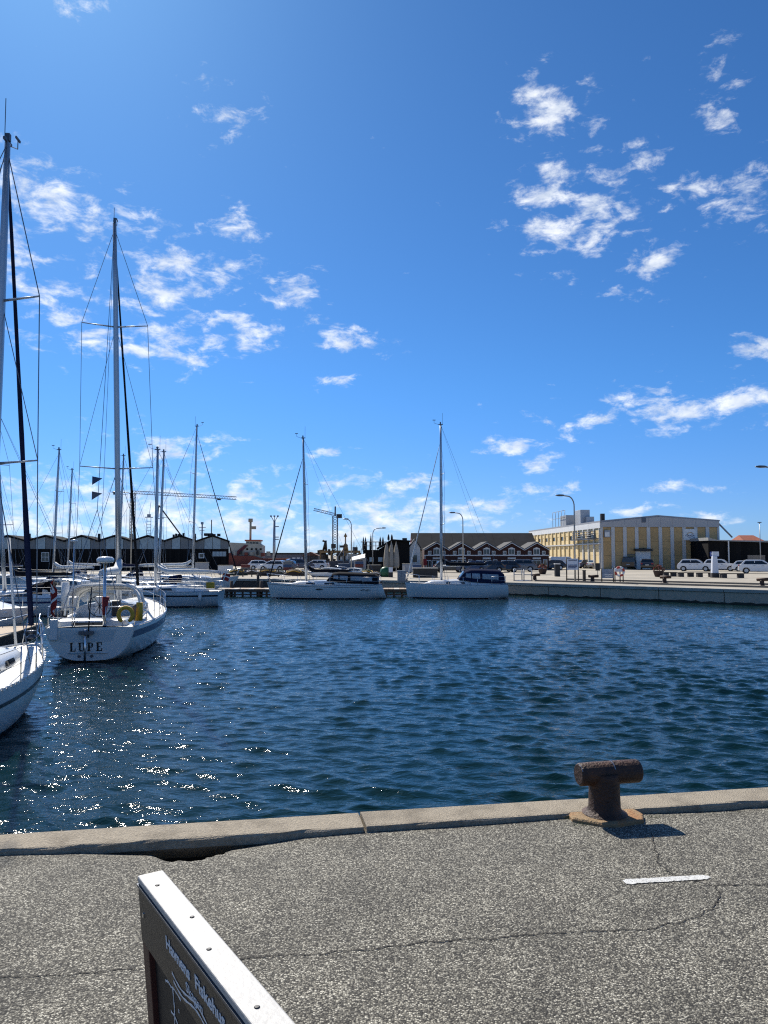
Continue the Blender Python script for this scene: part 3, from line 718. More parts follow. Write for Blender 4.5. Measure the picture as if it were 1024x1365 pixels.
    # boom
    if g('boom', True):
        bz = H.sheer(mast_t)+ch+g('boom_z', .75); bl = g('boom_l', L*.36); br_ = g('boom_rise', .05)
        g0 = Vector((mx-.12, 0, bz)); g1 = Vector((mx-.12-bl, 0, bz+br_))
        MB().tube([g0, g1], .06, 8).build('boom', alu, b)
        if g('cover'):
            pts = []; rs_ = []
            for i in range(13):
                f = i/12; q = g0.lerp(g1, f*.97); q.z += .13-.06*f+(.35*max(0, 1-f*9)); pts.append(q); rs_.append((.16-.07*f)*random.uniform(.93, 1.07)*(1 if 0 < i < 12 else .6))
            MB().tube(pts, rs_, 9).build('sail_cover', g('cover'), b)
        MB().tube([g1, (g1.x+.1, 0, H.sheer(.2)+.3)], .012, 4).build('mainsheet', wire, b)
        MB().tube([top, g1], wr*.7, 4).build('topping_lift', wire, b)
    # pulpit, pushpit, stanchions, lifelines
    ph = .6
    m = MB(); zb = H.fb
    P = lambda t, sd, dz=0, i=.05: Vector((H.x(t, H.sheer(t)), sd*max(.02, H.beam(t)-i), H.sheer(t)+dz))
    m.tube([P(.86, 1, ph), P(.94, 1, ph+.03), Vector((L/2+.02, .12, zb+ph+.06)), Vector((L/2+.02, -.12, zb+ph+.06)), P(.94, -1, ph+.03), P(.86, -1, ph)], .016, 5)
    for sd in (1, -1):
        m.tube([P(.86, sd), P(.86, sd, ph)], .015, 5); m.tube([P(.97, sd), Vector((L/2, sd*.12, zb+ph+.05))], .015, 5)
        m.tube([P(.86, sd, ph*.5), P(.95, sd, ph*.52)], .012, 4)
    m.build('pulpit', steel, b)
    m = MB()
    for sd in (1, -1):
        m.tube([P(.16, sd, ph), P(.02, sd, ph), Vector((-L/2+.06, sd*H.beam(0)*.35, H.fs+ph))], .016, 5)
        m.tube([P(.16, sd, ph*.5), P(.02, sd, ph*.5), Vector((-L/2+.06, sd*H.beam(0)*.35, H.fs+ph*.5))], .012, 4)
        for t in (.16, .03): m.tube([P(t, sd), P(t, sd, ph)], .015, 5)
        m.tube([Vector((-L/2+.06, sd*H.beam(0)*.35, H.fs)), Vector((-L/2+.06, sd*H.beam(0)*.35, H.fs+ph))], .015, 5)
    m.build('pushpit', steel, b)
    for sd in (1, -1):
        for t in g('stanch', (.3, .44, .58, .72)):
            MB().tube([P(t, sd), P(t, sd, ph)], .014, 5).build('stanchion', steel, b)
        m = MB()
        for hh in (ph-.01, ph*.5):
            m.tube([P(.16+.7*i/8, sd, hh) for i in range(9)], .006, 3)
        m.build('lifeline', wire, b)
    # sprayhood or cockpit tent
    if g('tent') == 'full':
        x0 = -L/2+L*(ct0+.1); zc = H.sheer(ct0)+ch*.75; wd = H.beam(ct0)*.7; zd = H.sheer(.15)+.1
        th = g('tent_h', 1.0); col = g('tentm', navy)
        st = [(x0+.12, wd*.8, zc+.1, .06), (x0-.35, wd*.97, zd+.25, th*.74), (x0-.8, wd, zd+.12, th*.98), (x0-1.5, wd*1.02, zd+.05, th*1.04), (-L/2+.55, wd*.98, zd, th), (-L/2+.2, wd*.93, zd, th*.72)]
        canopy(st).build('cockpit_tent', col, b)
        for i, (p0, p1) in enumerate(((.32, .62), (.1, .45))): pass
        for sd in (0, 1):
            for i, (fa, fb_) in ((1, (.1, .9)), (2, (.08, .92)), (3, (.08, .92))):
                a0, a1 = (.12, .5) if sd == 0 else (PI-.12, PI-.5)
                canopy_patch(st[i], st[i+1], a0, a1, f0=fa, f1=fb_).build('tent_window', vinyl, b)
        for a0, a1 in ((.62, 1.1), (1.25, 1.89), (2.04, 2.52)):
            canopy_patch(st[0], st[1], a0, a1, f0=.2, f1=.85).build('tent_window', glassd, b)
    elif g('tent') == 'hood':
        x0 = -L/2+L*(ct0+.07); zc = H.sheer(ct0)+ch*.7; wd = H.beam(ct0)*.62; col = g('tentm', navy)
        st = [(x0+.15, wd*.85, zc+.05, .08), (x0-.4, wd, zc-.1, .62), (x0-.95, wd*1.02, zc-.25, .85)]
        canopy(st).build('sprayhood', col, b)
        for a0, a1 in ((.5, 1.1), (1.25, 1.89), (2.04, 2.64)):
            canopy_patch(st[0], st[1], a0, a1, f0=.2, f1=.85).build('hood_window', glassd, b)
    # cockpit coaming, wheel
    for sd in (1, -1):
        m = MB(); x0, x1 = -L/2+L*.07, -L/2+L*ct0; y = H.beam(.15)*.72; z = H.sheer(.15)
        m.add([(x0, sd*y, z), (x1, sd*y*1.05, z), (x1, sd*y*.95, z+.26), (x0, sd*y*.9, z+.16), (x0, sd*(y-.2), z), (x1, sd*(y-.2), z), (x1, sd*(y-.2), z+.26), (x0, sd*(y-.2), z+.16)],
              [(0, 1, 2, 3), (4, 5, 6, 7), (3, 2, 6, 7), (0, 3, 7, 4), (1, 2, 6, 5)])
        m.build('cockpit_coaming', gel, b)
    for t, sd, dz in g('fenders', ()):
        q = P(t, sd, -.32, -.11); fender((q.x, q.y, q.z), .5, .1).build('fender', g('fend', whitec), b)
    if g('flag'): flag_on(b, -L/2+.08, g('flag_y', -.4), H.fs+.3, s=g('flag_s', .8))
    b['boat'] = 1; del b['boat']
    return b, H, P

PX = lambda px, Y: (px-512)/1000*Y/.998
# --- boat with its bow in the lower left corner
HA = Hull(9.2, 3.05, .95, 1.15, sf=.7, rb=1.05)
bow = G(45, 857, .14); hd = R(90+3.5)
la = (bow.x-math.cos(hd)*4.6, bow.y-math.sin(hd)*4.6)
bA, _, PA = sailboat('white sailboat with its bow in the lower left corner and a thick furled black headsail', la, hd, HA, .745, 12.0,
    dict(hull=gelg, stripe=darkstripe, stripe_z=(.24, .31), furl=navy, furl_r=.07, cabin=(.3, .83), cabin_h=.42, spreaders=(.36, .68), rake=-.12, heel=-.05, wire=.011, stay_f=.985, mast_r=.085, stanch=(.3, .42, .54, .66, .78), toe=gel, cover=navy, spr_w=.34))
# slotted toe rail showing as white teeth along the bow
for i in range(26):
    t = .42+.56*i/26
    for sd in (-1,):
        q = PA(t, sd, 0, -.004)
        MB().box(q.x, q.y, q.z+.012, .09, .03, .055, rz=-math.atan2(HA.beam(t)-HA.beam(t+.02), .02*HA.L)*sd*1.0).build('toe_rail_block', whitepaint, bA)
m = MB().tube([PA(.93, -1, .62), PA(.9, -1, .3), PA(.86, -1, .05)], .014, 4); m.build('mooring_rope', whitem, bA)
m = MB().tube([Vector((HA.L/2-.5, .2, 1.15)), Vector((HA.L/2-.2, .55, 3.6))], .03, 6); m.build('spinnaker_pole', whitepaint, bA)

# --- boat named on its transom
HB = Hull(11.0, 3.35, 1.05, 1.38, sf=.745, tb=.45, rb=1.1, rs=-.16, zst=.05, dr=.5, full=.6)
hd = R(90+10.8); st = G(113, 884, WATER)
st.x += .12
lb = (st.x+math.cos(hd)*5.5, st.y+math.sin(hd)*5.5)
bB, _, PB = sailboat('white sailboat seen from astern with black name letters on its transom', lb, hd, HB, .5, 15.4,
    dict(hull=gel, stripe=bluestripe, stripe_z=(.13, .34), stripe_t=.012, furl=blackc, furl_r=.062, cabin=(.26, .72), cabin_h=.5, spreaders=(.36, .73), rake=.85, heel=.3, wire=.009, mast_r=.1, boom_l=3.9, boom_z=.95, cover=whitec, stanch=(.26, .36, .46, .56, .66, .76), spr_w=.42, ant=.6))
LBt = HB.L
# name, cut as serif capitals
def serif(ch, x, z, s):
    m = MB(); w = s*.62
    def bar(x0, z0, x1, z1): m.bb(-.006, -(x+x1*w), z+z0*s, 0, -(x+x0*w), z+z1*s)
    if ch == 'L': bar(.12, 0, .42, 1); bar(0, .9, .54, 1.001); bar(0, -.001, 1, .1); bar(.88, .1, 1, .34)
    if ch == 'U': bar(.06, .12, .34, 1); bar(.78, .12, .9, 1); bar(-.04, .9, .46, 1.001); bar(.66, .9, 1.02, 1.001); bar(.18, -.001, .78, .12)
    if ch == 'P': bar(.1, 0, .4, 1); bar(-.02, -.001, .52, .1); bar(-.02, .9, .76, 1.001); bar(.4, .42, .76, .52); bar(.7, .5, .96, .92)
    if ch == 'E': bar(.1, 0, .4, 1); bar(-.02, -.001, 1, .1); bar(-.02, .9, .98, 1.001); bar(.4, .46, .72, .55); bar(.86, .1, 1, .32); bar(.86, .7, .98, .9)
    return m
def trx(z): return HB.x(0, z)-.004
lets = thing  # (letters are parts of the boat)
for i, ch in enumerate('LUPE'):
    m = serif(ch, -.47+i*.25, 0, .26)
    m.v = [(trx(.34+v[2])+v[0], v[1]+.09, .34+v[2]) for v in m.v]
    m.build('name_letter', blackp, bB, fix=True)
m = MB().tube([(trx(.3)-.02, .62, .285), (trx(.3)-.02, -.5, .285)], .016, 5); m.build('name_rule', steel, bB)
m = MB(); z0, z1 = .62, .98                                           # swimming platform locker on the transom
m.add([(trx(z0)-.006, .82, z0), (trx(z0)-.006, -.62, z0), (trx(z1)-.006, -.75, z1), (trx(z1)-.006, .82, z1), (trx(z0)+.02, .82, z0), (trx(z0)+.02, -.62, z0)], [(0, 1, 2, 3), (0, 1, 5, 4)])
m.build('transom_panel', gelg, bB)
MB().tube([(trx(.1)-.1, .12, -.25), (trx(.8)-.12, .1, 1.0)], .035, 7).build('rudder_stock', steel, bB)
MB().tube([(trx(.5)-.1, .03, .75), (trx(.9)-.16, -.02, 1.5), (trx(.9)-.14, -.06, 2.25)], .02, 6).build('wind_vane', blackp, bB)
MB().box(trx(.7)-.1, .08, .9, .16, .4, .1).build('vane_bracket', alud, bB)
for y in (.3, -.06):
    MB().tube([(trx(.2)-.01, y, .19), (trx(.2)+.02, y, .19)], .045, 10).build('exhaust_port', alud, bB)
# radar pole
px_, py_ = -LBt/2+.15, -.38
MB().tube([(px_, py_, .6), (px_, py_, 2.95)], .045, 8).build('radar_pole', steel, bB)
MB().lathe([(.02, 0), (.2, .01), (.25, .05), (.25, .13), (.19, .19), (.04, .21)], (px_+.03, py_, 2.955), 18).build('radar_dome', gel, bB)
MB().tube([(px_, py_, 1.4), (px_-.02, py_-.04, 1.95)], [.05, .11], 8).build('rescue_sling_bag', redm, bB)
MB().tube([(px_, py_+.9, 1.0), (px_, py_+.9, 3.6)], .018, 6).build('antenna_pole', steel, bB)
MB().lathe([(.1, 0), (.1, .05), (.02, .07)], (px_, py_+.9, 3.6), 10).build('antenna_disc', gel, bB)
# deck house canopy with clear windows
zc = HB.sheer(.2)
stn = [(-LBt/2+4.25, .98, zc+.42, .1), (-LBt/2+3.75, 1.1, zc+.28, .72), (-LBt/2+3.0, 1.15, zc+.24, .94), (-LBt/2+2.15, 1.16, zc+.22, .98)]
m = MB()
for i in range(3): 
    pass
m = canopy_patch(stn[1], stn[3], .5, PI-.5, off=.02, n=14, f0=-.05, f1=1.02); m.build('canopy_top', whitec, bB)
for i in range(1, 3):
    for s_ in (0, 1):
        a0, a1 = (.03, .48) if s_ == 0 else (PI-.03, PI-.48)
        canopy_patch(stn[i], stn[i+1], a0, a1, f0=.03, f1=.97).build('canopy_window', clearp, bB)
for a0, a1 in ((.4, 1.1), (1.14, 2.0), (2.04, 2.74)):
    canopy_patch(stn[0], stn[1], a0, a1, f0=.1, f1=.95).build('canopy_window', clearp, bB)
m = MB()
for q in stn[1:]:
    m.tube([(q[0], y, q[2]+z) for y, z in arch(q[1], q[3], 14, .45, .6)], .04, 6)
m.build('canopy_frame', whitepaint, bB)
# steering pedestal and wheel, winches, cockpit seats
m = MB(); wx = -LBt/2+1.55
m.tube([(wx, .34*math.cos(a), zc+.55+.34*math.sin(a)) for a in np.linspace(0, 2*PI, 25)], .014, 5)
for a in np.linspace(0, PI, 4)[:3]: m.tube([(wx, .34*math.cos(a), zc+.55+.34*math.sin(a)), (wx, -.34*math.cos(a), zc+.55-.34*math.sin(a))], .008, 4)
m.build('steering_wheel', blackp, bB)
MB().bb(wx+.03, -.14, zc, wx+.3, .14, zc+.85).build('steering_pedestal', whitepaint, bB, bevel=.04)
MB().bb(-LBt/2+.25, -1.0, zc-.02, -LBt/2+1.1, 1.05, zc+.22).build('aft_locker', gel, bB, bevel=.07)
MB().bb(-LBt/2+.24, -.35, zc+.06, -LBt/2+.246, .55, zc+.15).build('locker_opening', glassd, bB)
MB().bb(wx-.1, -.62, zc+.15, wx+.2, -.38, zc+.72).build('instrument_box', blackp, bB, bevel=.03)
# horseshoe buoy on the pushpit
hb = Vector((-LBt/2-.02, -1.02, HB.fs+.36)); pts = [hb+Vector((0, .2*math.cos(a), .22*math.sin(a))) for a in np.linspace(R(-62), R(242), 18)]
MB().tube(pts, [.045]+[.062]*16+[.045], 9).build('horseshoe_buoy', yellowm, bB)
MB().tube([hb+Vector((.3, -.34, -.2)), hb+Vector((.3, -.36, .35))], [.12, .1], 9).build('danbuoy_bag', yellowm, bB)
MB().box(-LBt/2+.35, -1.28, HB.fs+.4, .28, .22, .5).build('outboard_motor', alud, bB, bevel=.06)
MB().box(-LBt/2+.02, 1.0, HB.fs-.05, .18, .22, .62).build('stern_step', gelg, bB, bevel=.03)
flag_on(bB, -LBt/2+.1, 1.02, HB.fs+.35, lean=-.15, s=1.05, droop=True)
for px2, z2 in ((.4, 1.0), (.15, .98)):
    MB().lathe([(.09, 0), (.07, .05), (.06, .12), (.09, .15), (.02, .17)], (-LBt/2+3.1, (px2+.5)*-1.3, zc+.25), 10).build('winch', steel, bB)
# pennants on the flag halyard
hal = Vector((-LBt/2+5.0, .95, 0))
for z in (5.75, 5.2):
    m = MB().add([(hal.x, hal.y, z), (hal.x, hal.y, z+.32), (hal.x-.1, hal.y-.38, z+.24)], [(0, 1, 2)]); m.build('pennant', bluestripe if z > 5.5 else M('pennant_grey', (.1, .11, .15), .8), bB)

# --- the two boats alongside the jetty
def side_boat(label, px_bow, px_stern, Y, flip, H_kw, mast_px, mast_h, o, yaw=0.):
    xb, xs_ = PX(px_bow, Y), PX(px_stern, Y); L = abs(xb-xs_)/math.cos(yaw); H = Hull(L, **H_kw)
    mt = .5-(PX(mast_px, Y)-(xb+xs_)/2)/(L*math.cos(yaw))*(-1 if xb > xs_ else 1)
    hd = (PI if xb < xs_ else 0)+yaw
    return sailboat(label, ((xb+xs_)/2, Y), hd, H, mt, mast_h, o)
bE = side_boat('long white sailboat alongside the jetty with a dark sprayhood and dark furled headsail', 357, 509, 56.2, 0, dict(B=2.9, fs=1.0, fb=1.18, sf=.8, rb=.35, rs=.35), 409, 12.0,
    dict(furl=blackc, furl_r=.05, tent='full', tentm=blackc, tent_h=.78, stripe=darkstripe, stripe_z=(.1, .13), cabin=(.36, .78), cabin_h=.32, stay_f=.88, frac=1, wire=.008, boom=True, boom_l=3.3, boom_z=.55, cover=blackc, rake=-.3, windows=((.1, .32), (.5, .7))))[0]
HE = Hull(8.55, B=2.9, fs=1.0, fb=1.18, sf=.8, rb=.35, rs=.35)
q0 = HE.at_z(.53, .72, 1, .01); MB().add([(q0[0]+.28*math.cos(a), q0[1]-.01*math.cos(a), q0[2]+.06*math.sin(a)) for a in np.linspace(0, 2*PI, 13)[:-1]], [tuple(range(12))]).build('portlight', glassd, bE)
m = MB()
for k in range(3): m.tube([HE.at_z(.1+.012*k+.008*i, .62+.05*math.sin(i*1.3+k)+.03*k, 1, .008) for i in range(9)], .012, 4)
m.build('name_script', darkstripe, bE)
bF = side_boat('white sailboat with a navy cockpit tent and tall mast near the concrete quay', 540, 673, 56.6, 0, dict(B=2.8, fs=1.02, fb=1.16, sf=.84, rb=.2, rs=.1), 588, 13.1,
    dict(furl=whitec, furl_r=.05, tent='full', tentm=navy, tent_h=1.0, cabin=(.36, .8), cabin_h=.36, stay_f=.9, frac=1, wire=.008, boom_l=3.4, boom_z=1.0, cover=blackc, rake=0., windows=((.12, .55),)))[0]
# --- boats behind the one with the name
bC = side_boat('grey white sailboat with a dark stripe, stern flag and fenders beyond the named boat', 112, 297, 47.5, 0, dict(B=2.8, fs=.95, fb=1.2, sf=.7, rb=1.0), 209, 8.9+1.0,
    dict(hull=gelg, stripe=darkstripe, stripe_z=(.2, .3), cabin=(.3, .72), cabin_h=.35, cover=whitec, boom_l=4.0, flag=True, flag_y=.3, flag_s=.8, fenders=((.12, 1, 0), (.36, 1, 0), (.6, 1, 0)), rake=.0, wire=.008, spreaders=(.5,), mast_r=.08))[0]
MB().box(-3.9, .9, 1.35, .5, .3, .4).build('rolled_liferaft', yellowm, bC, bevel=.05)
bD = side_boat('white sailboat with its bow right of a white boom cover, before the end shed', 320, 176, 66, 0, dict(B=3.0, fs=1.05, fb=1.35, sf=.7, rb=.9), 258, 14.6,
    dict(furl=blackc, furl_r=.05, cover=whitec, boom_l=4.6, boom_z=.75, cabin=(.28, .74), cabin_h=.4, wire=.01, rake=-.2, stay_f=.96))[0]
bD2 = side_boat('sailboat with a slim mast just right of the grey white boat\'s mast', 150, 268, 56.5, 0, dict(B=2.6, fs=.9, fb=1.1, sf=.7, rb=.8), 213, 11.0,
    dict(tent='hood', tentm=navy, cabin=(.3, .72), cover=whitec, boom_l=3, wire=.008, spreaders=(.5,)))[0]
# --- left cluster
bG = side_boat('sailboat with blue stripes and a black boom cover behind the motor cruiser', -68, 112, 40.5, 0, dict(B=2.8, fs=.95, fb=1.15, sf=.72, rb=.9), 10, 11.4,
    dict(hull=gelg, stripe=bluestripe, stripe_z=(.14, .24), cover=blackc, boom_l=3.6, boom_z=.72, cabin=(.3, .74), cabin_h=.38, rake=-.85, wire=.01, tent='hood', tentm=blackc, mast_r=.085))[0]
bH = side_boat('white sailboat with a slim mast in front of the third black shed gable', -10, 118, 61, 0, dict(B=2.8, fs=1, fb=1.2, sf=.7, rb=.9), 73, 11.8,
    dict(cover=whitec, boom_l=3.2, cabin=(.3, .74), wire=.01, tent='hood', tentm=navy, frac=1))[0]
bI = side_boat('white sailboat behind the named boat\'s canopy with its mast hidden by rigging', 95, 222, 70, 0, dict(B=2.9, fs=1, fb=1.2, sf=.7, rb=.9), 160, 12.5,
    dict(cover=navy, boom_l=3.4, cabin=(.3, .74), wire=.01, tent='hood', tentm=navy))[0]
bJ = side_boat('blue hulled sailboat low between the left cluster and the dark quay wall', -70, 46, 72, 0, dict(B=2.8, fs=1, fb=1.2, sf=.7, rb=.9), -16, 12.,
    dict(hull=M('blue_hull', (.03, .06, .16), .3, var=.1), cover=navy, boom_l=3.4, cabin=(.3, .74), wire=.01))[0]

# --- motor cruisers
def motorboat(label, loc, hd, L, B, fs, fb, detail=0, group='motor boats in the harbour', z=WATER, cs=1.):
    H = Hull(L, B, fs, fb, sf=.9, tb=.5, rb=1.2, rs=.1, zst=-.05, dr=.4, full=.4)
    b = thing('motor_cruiser', label, 'motor boat', (loc[0], loc[1], z), hd, group)
    H.mesh().build('hull', gel, b); H.deck().build('deck', deckm, b)
    H.strip(lambda t: H.sheer(t)-.36, lambda t: H.sheer(t)-.33, .006).build('rubbing_strake', alud, b)
    H.strip(lambda t: -.05, lambda t: .06, .004).build('boot_stripe', darkstripe, b)
    z = H.sheer(.4)
    prof = [(-L*.34, 0), (-L*.34, .75*cs), (-L*.1, 1.0*cs), (L*.06, .95*cs), (L*.2, .42*cs), (L*.36, .12), (L*.38, 0)]
    rings = []
    for sd, f in ((-1, 1), (-1, .82), (1, .82), (1, 1)):
        pass
    m = MB(); w0 = B*.36
    lo_ = [(x, sd*w0*(1 if x < L*.1 else .7), z+zz*.0+max(0, zz)) for sd in (1,) for x, zz in prof]
    left = [(x, w0*(1-.14*zz)*(1 if x < L*.15 else .72), z+zz) for x, zz in prof]; right = [(x, -y, zz) for x, y, zz in left]
    k = len(prof); m.add(left+right, [tuple(range(k)), tuple(range(2*k-1, k-1, -1))]+[(i, i+1, k+i+1, k+i) for i in range(k-1)]); m.build('cabin', gel, b, bevel=.03)
    for sd in (1, -1):
        for x0, x1, zt in ((-L*.3, -L*.12, .72*cs), (-L*.1, L*.04, .8*cs)):
            y = lambda zz: sd*(w0*(1-.14*zz)+.012)
            MB().add([(x0, y(.38*cs), z+.38*cs), (x1, y(.38*cs), z+.38*cs), (x1, y(zt), z+zt), (x0+.08, y(zt), z+zt)], [(0, 1, 2, 3)]).build('cabin_window', glassd, b)
    MB().add([(L*.075, w0*.74, z+.9*cs), (L*.075, -w0*.74, z+.9*cs), (L*.185, -w0*.66, z+.5*cs), (L*.185, w0*.66, z+.5*cs)], [(0, 1, 2, 3)]).build('windscreen', glassd, b)
    for sd in (1, -1):
        q = H.at_z(.62, H.sheer(.62)-.45, sd, .01)
        m = MB(); pts = [(q[0]+.35*math.cos(a), q[1]-sd*.0-.02*math.cos(a)*sd, q[2]+.09*math.sin(a)) for a in np.linspace(0, 2*PI, 15)[:-1]]
        m.add(pts, [tuple(range(14))]); m.build('portlight', glassd, b)
    m = MB()
    m.tube([(L*.1, w0*1.1, H.sheer(.6)+.5), (L*.36, B*.26, H.sheer(.86)+.55), (L*.49, 0, fb+.6), (L*.36, -B*.26, H.sheer(.86)+.55), (L*.1, -w0*1.1, H.sheer(.6)+.5)], .016, 5)
    for x, y, t in ((L*.1, w0*1.1, .6), (L*.36, B*.26, .86), (L*.22, B*.35, .72)):
        for sd in (1, -1): m.tube([(x, sd*y, H.sheer(t)), (x, sd*y, H.sheer(t)+.52)], .013, 5)
    m.build('bow_rail', steel, b)
    for t in (.3, .72):
        q = H.at_z(t, H.sheer(t)-.4, -1, .1); fender(q, .5, .12).build('fender', blackp, b)
    return b
Ym = 30.; xb = PX(46, Ym)
motorboat('white motor cruiser with a dark oval portlight behind the wooden pontoon', (xb-3.6, Ym+.6), R(-4), 7.4, 2.7, .95, 1.15)
Yn = 62.5
motorboat('small white motor cruiser behind the long white sailboat', (PX(435, 76), 76), R(182), 4.6, 1.8, .42, .55, z=0.02, cs=.55)
motorboat('low white motor boat behind the cockpit of the long sailboat', (PX(468, 79), 79), R(176), 3.4, 1.6, .4, .5, z=0.02, cs=.5)
motorboat('white motor boat between the boat with blue stripes and the quay', (PX(30, 52), 51), R(5), 7.5, 2.6, .9, 1.1)

motorboat('small white motor boat low behind the canopy of the named boat', (PX(140, 56), 58), R(175), 6.0, 2.3, .8, 1.0, cs=.6)
motorboat('white motor boat under the slim mast in the left cluster', (PX(66, 54), 55.5), R(178), 6.4, 2.4, .8, 1.0, cs=.7)
bK = side_boat('white sailboat with a navy sprayhood furthest back in the left cluster', 20, 150, 79, 0, dict(B=2.9, fs=1, fb=1.2, sf=.7, rb=.9), 92, 12.2,
    dict(cover=whitec, boom_l=3.4, cabin=(.3, .74), wire=.01, tent='hood', tentm=navy))[0]

# --- pontoon between the near boats
P1, P2 = G(-40, 862, -.55), G(56, 831, -.55); d = (P2-P1); Lp = d.length
pn = thing('wooden_pontoon', 'tan planked finger pontoon between the bow in the corner and the motor cruiser', 'pontoon', (P1.x, P1.y, WATER), math.atan2(d.y, d.x))
tan_ = M('pontoon_planks', (.4, .31, .22), .8, var=.2, scale=5)
i = 0; x = -4.
while x < Lp:
    MB().bb(x, 0, .4, x+.185, 1.15, .45).build('plank', tan_, pn); x += .2
MB().bb(-4, .02, -.2, Lp, .1, .39).build('float', wooddark, pn); MB().bb(-4, 1.05, -.2, Lp, 1.13, .39).build('float', wooddark, pn)
# white topped mooring pile by the named boat
q = D(86, 800, 25.3)
mp_ = thing('mooring_pile', 'dark mooring pile with a white sleeve beside the red flag', 'mooring pile', (q.x, q.y, WATER))
MB().tube([(0, 0, -.8), (0, 0, 1.35)], .11, 10).build('pile', wooddark, mp_)
MB().tube([(.02, 0, 1.352), (.02, 0, 2.3)], .125, 10).build('white_sleeve', whitepaint, mp_)
for px, Y in ((8, 57), (120, 60), (225, 71), (345, 63)):
    q = PX(px, Y); tag(MB().tube([(q, Y, WATER-.8), (q, Y, WATER+.9), (q, Y, WATER+1.6)], [.13, .13, .11], 9).build('mooring_pile', wooddark),
        'plain dark timber mooring pile '+{8: 'at the left picture edge among the sailboats', 120: 'behind the canopy of the named boat', 225: 'by the white boom cover', 345: 'behind the jetty, left of the long sailboat'}[px], 'mooring pile', 'plain mooring piles')

# ================================================================== BLACK SHED ROW
zat = lambda y, Y: CAM_H+(740-y)/1000*Y
peaks = [-38, 12, 62, 110, 154, 198, 241, 284]
names = ['leftmost of the row, mostly cut off by the picture edge', 'left of the thick furled headsail', 'behind the slim mast of the third gable', 'with a pale glass triangle, left of the tallest mast',
         'directly behind the tall mast of the named boat', 'with the lantern platform on its ridge', 'second from the end of the row, with the diagonal derrick', 'the end one with a square white window']
gablem = M('grey_gable_board', (.16, .18, .19), .6, var=.15, scale=2)
glassp = M('pale_gable_glass', (.3, .38, .42), .12, var=.2, scale=2)
rooft = M('tar_roof', (.02, .02, .021), .9, var=.3, scale=1, spec=.08)
boardm = [M('black_board_%s' % s, (c, c*.95, c*.95), .8, var=.3, scale=3, spec=.2) for s, c in (('a', .005), ('b', .007), ('c', .01))]
for i, px in enumerate(peaks):
    Y = 103+i*1.05; w = (50 if i < 3 else 45 if i < 5 else 43.5)/1000*Y; ang = R(12)
    s = thing('harbour_shed', 'black wooden gabled harbour shed, '+names[i], 'shed', (PX(px, Y), Y, 0), ang, 'row of black harbour sheds')
    zr = zat(714, Y); ze = zat(721, Y); zp = zat(732, Y); dp = 11.; hw = w/2-.02
    MB().prism([(-hw, 0), (hw, 0), (hw, ze-.05), (0, zr-.1), (-hw, ze-.05)], .12, dp).build('wall', blackwood, s)
    nb = 12
    for q in range(nb):
        x0 = -hw+2*hw*q/nb; MB().bb(x0+.01, .0, 0, x0+2*hw/nb-.01, .115-random.uniform(0, .02), zp).build('board', boardm[(q*7+i) % 3], s)
    # gable panels
    for q in range(4):
        x0, x1 = -hw+2*hw*q/4+.03, -hw+2*hw*(q+1)/4-.03
        zz = lambda x: ze-.1+(zr-ze)*(1-abs(x)/hw)-.08
        MB().prism([(x0, zp+.03), (x1, zp+.03), (x1, zz(x1)), (x0, zz(x0))], .02, .115).build('gable_panel', glassp if (q in (1, 2) and i in (3, 4, 5, 7)) or (q == 1) else gablem, s)
    for sd in (-1, 1):
        m = MB(); x1 = sd*(hw+.12); m.prism([(0, zr-.06), (x1, ze-.14), (x1, ze+.02), (0, zr+.12)], -.4, dp+.1); m.build('roof', rooft, s)
    if i in (1, 3, 4, 6): MB().bb(hw-.55, 2, ze-.1, hw-.2, 2.4, zr+.35).build('chimney', blackp, s)
    if i == 2:
        f = MB().bb(-.5, -.03, 1.3, .5, -.003, 2.6).build('window', whitepaint, s)
        for a_, b_ in ((-.44, -.03), (.03, .44)):
            for c_, d_ in ((1.36, 1.9), (1.96, 2.54)): MB().bb(a_, -.04, c_, b_, -.032, d_).build('pane', glassd, f)
    if i == 7:
        f = MB().bb(-1.95, -.03, 1.75, -1.15, -.003, 2.5).build('window', whitepaint, s)
        MB().bb(-1.83, -.04, 1.87, -1.27, -.032, 2.38).build('pane', glassd, f)
        f = MB().bb(.0, -.03, 2.0, 2.0, -.003, 2.75).build('window', gablem, s)
        for q in range(4): MB().bb(.06+q*.485, -.04, 2.06, .06+q*.485+.42, -.032, 2.69).build('pane', glassp, f)
        m = MB()
        for q in range(7): m.box(random.uniform(-1, 1), 1.5+random.uniform(-.4, .4), zr+random.uniform(0, .35), .5, .5, .4, rz=q)
        m.tube([(-.2, 1.5, zr), (-.2, 1.5, zr+2.4)], .07, 6); m.build('roof_gear', blackp, s)
    if i == 5:
        m = MB()
        for x in (-.28, .28): m.tube([(x, 1, zr-.2), (x, 1, zr+2.6)], .04, 5)
        for q in range(5): m.tube([(-.28, 1, zr+.3+q*.45), (.28, 1, zr+.3+q*.45)], .025, 4)
        m.box(0, 1, zr+2.7, 1.1, .6, .1); m.box(0, 1, zr+2.95, .5, .3, .4); m.tube([(0, 1, zr+2.7), (.25, 1, zr+5)], .03, 5)
        m.build('lantern_platform', greymetal, s)
    if i == 6:
        q0, q1 = D(215, 674, Y+1), D(247, 716, Y+1)
        o = MB().tube([Vector((q0.x-PX(px, Y), 1, q0.z)), Vector((q1.x-PX(px, Y), 1, q1.z-.3))], .1, 6)
        o.build('derrick', blackp, s); MB().tube([Vector((q0.x-PX(px, Y), 1, q0.z)), Vector((q0.x-PX(px, Y)-.3, 1, zr-.8))], .06, 5).build('derrick_post', blackp, s)
        for q in range(5): MB().box(-1.+q*.35, 1.2, zr-.1+random.uniform(-.1, .3), .3, .4, .6).build('roof_vent', blackp, s)

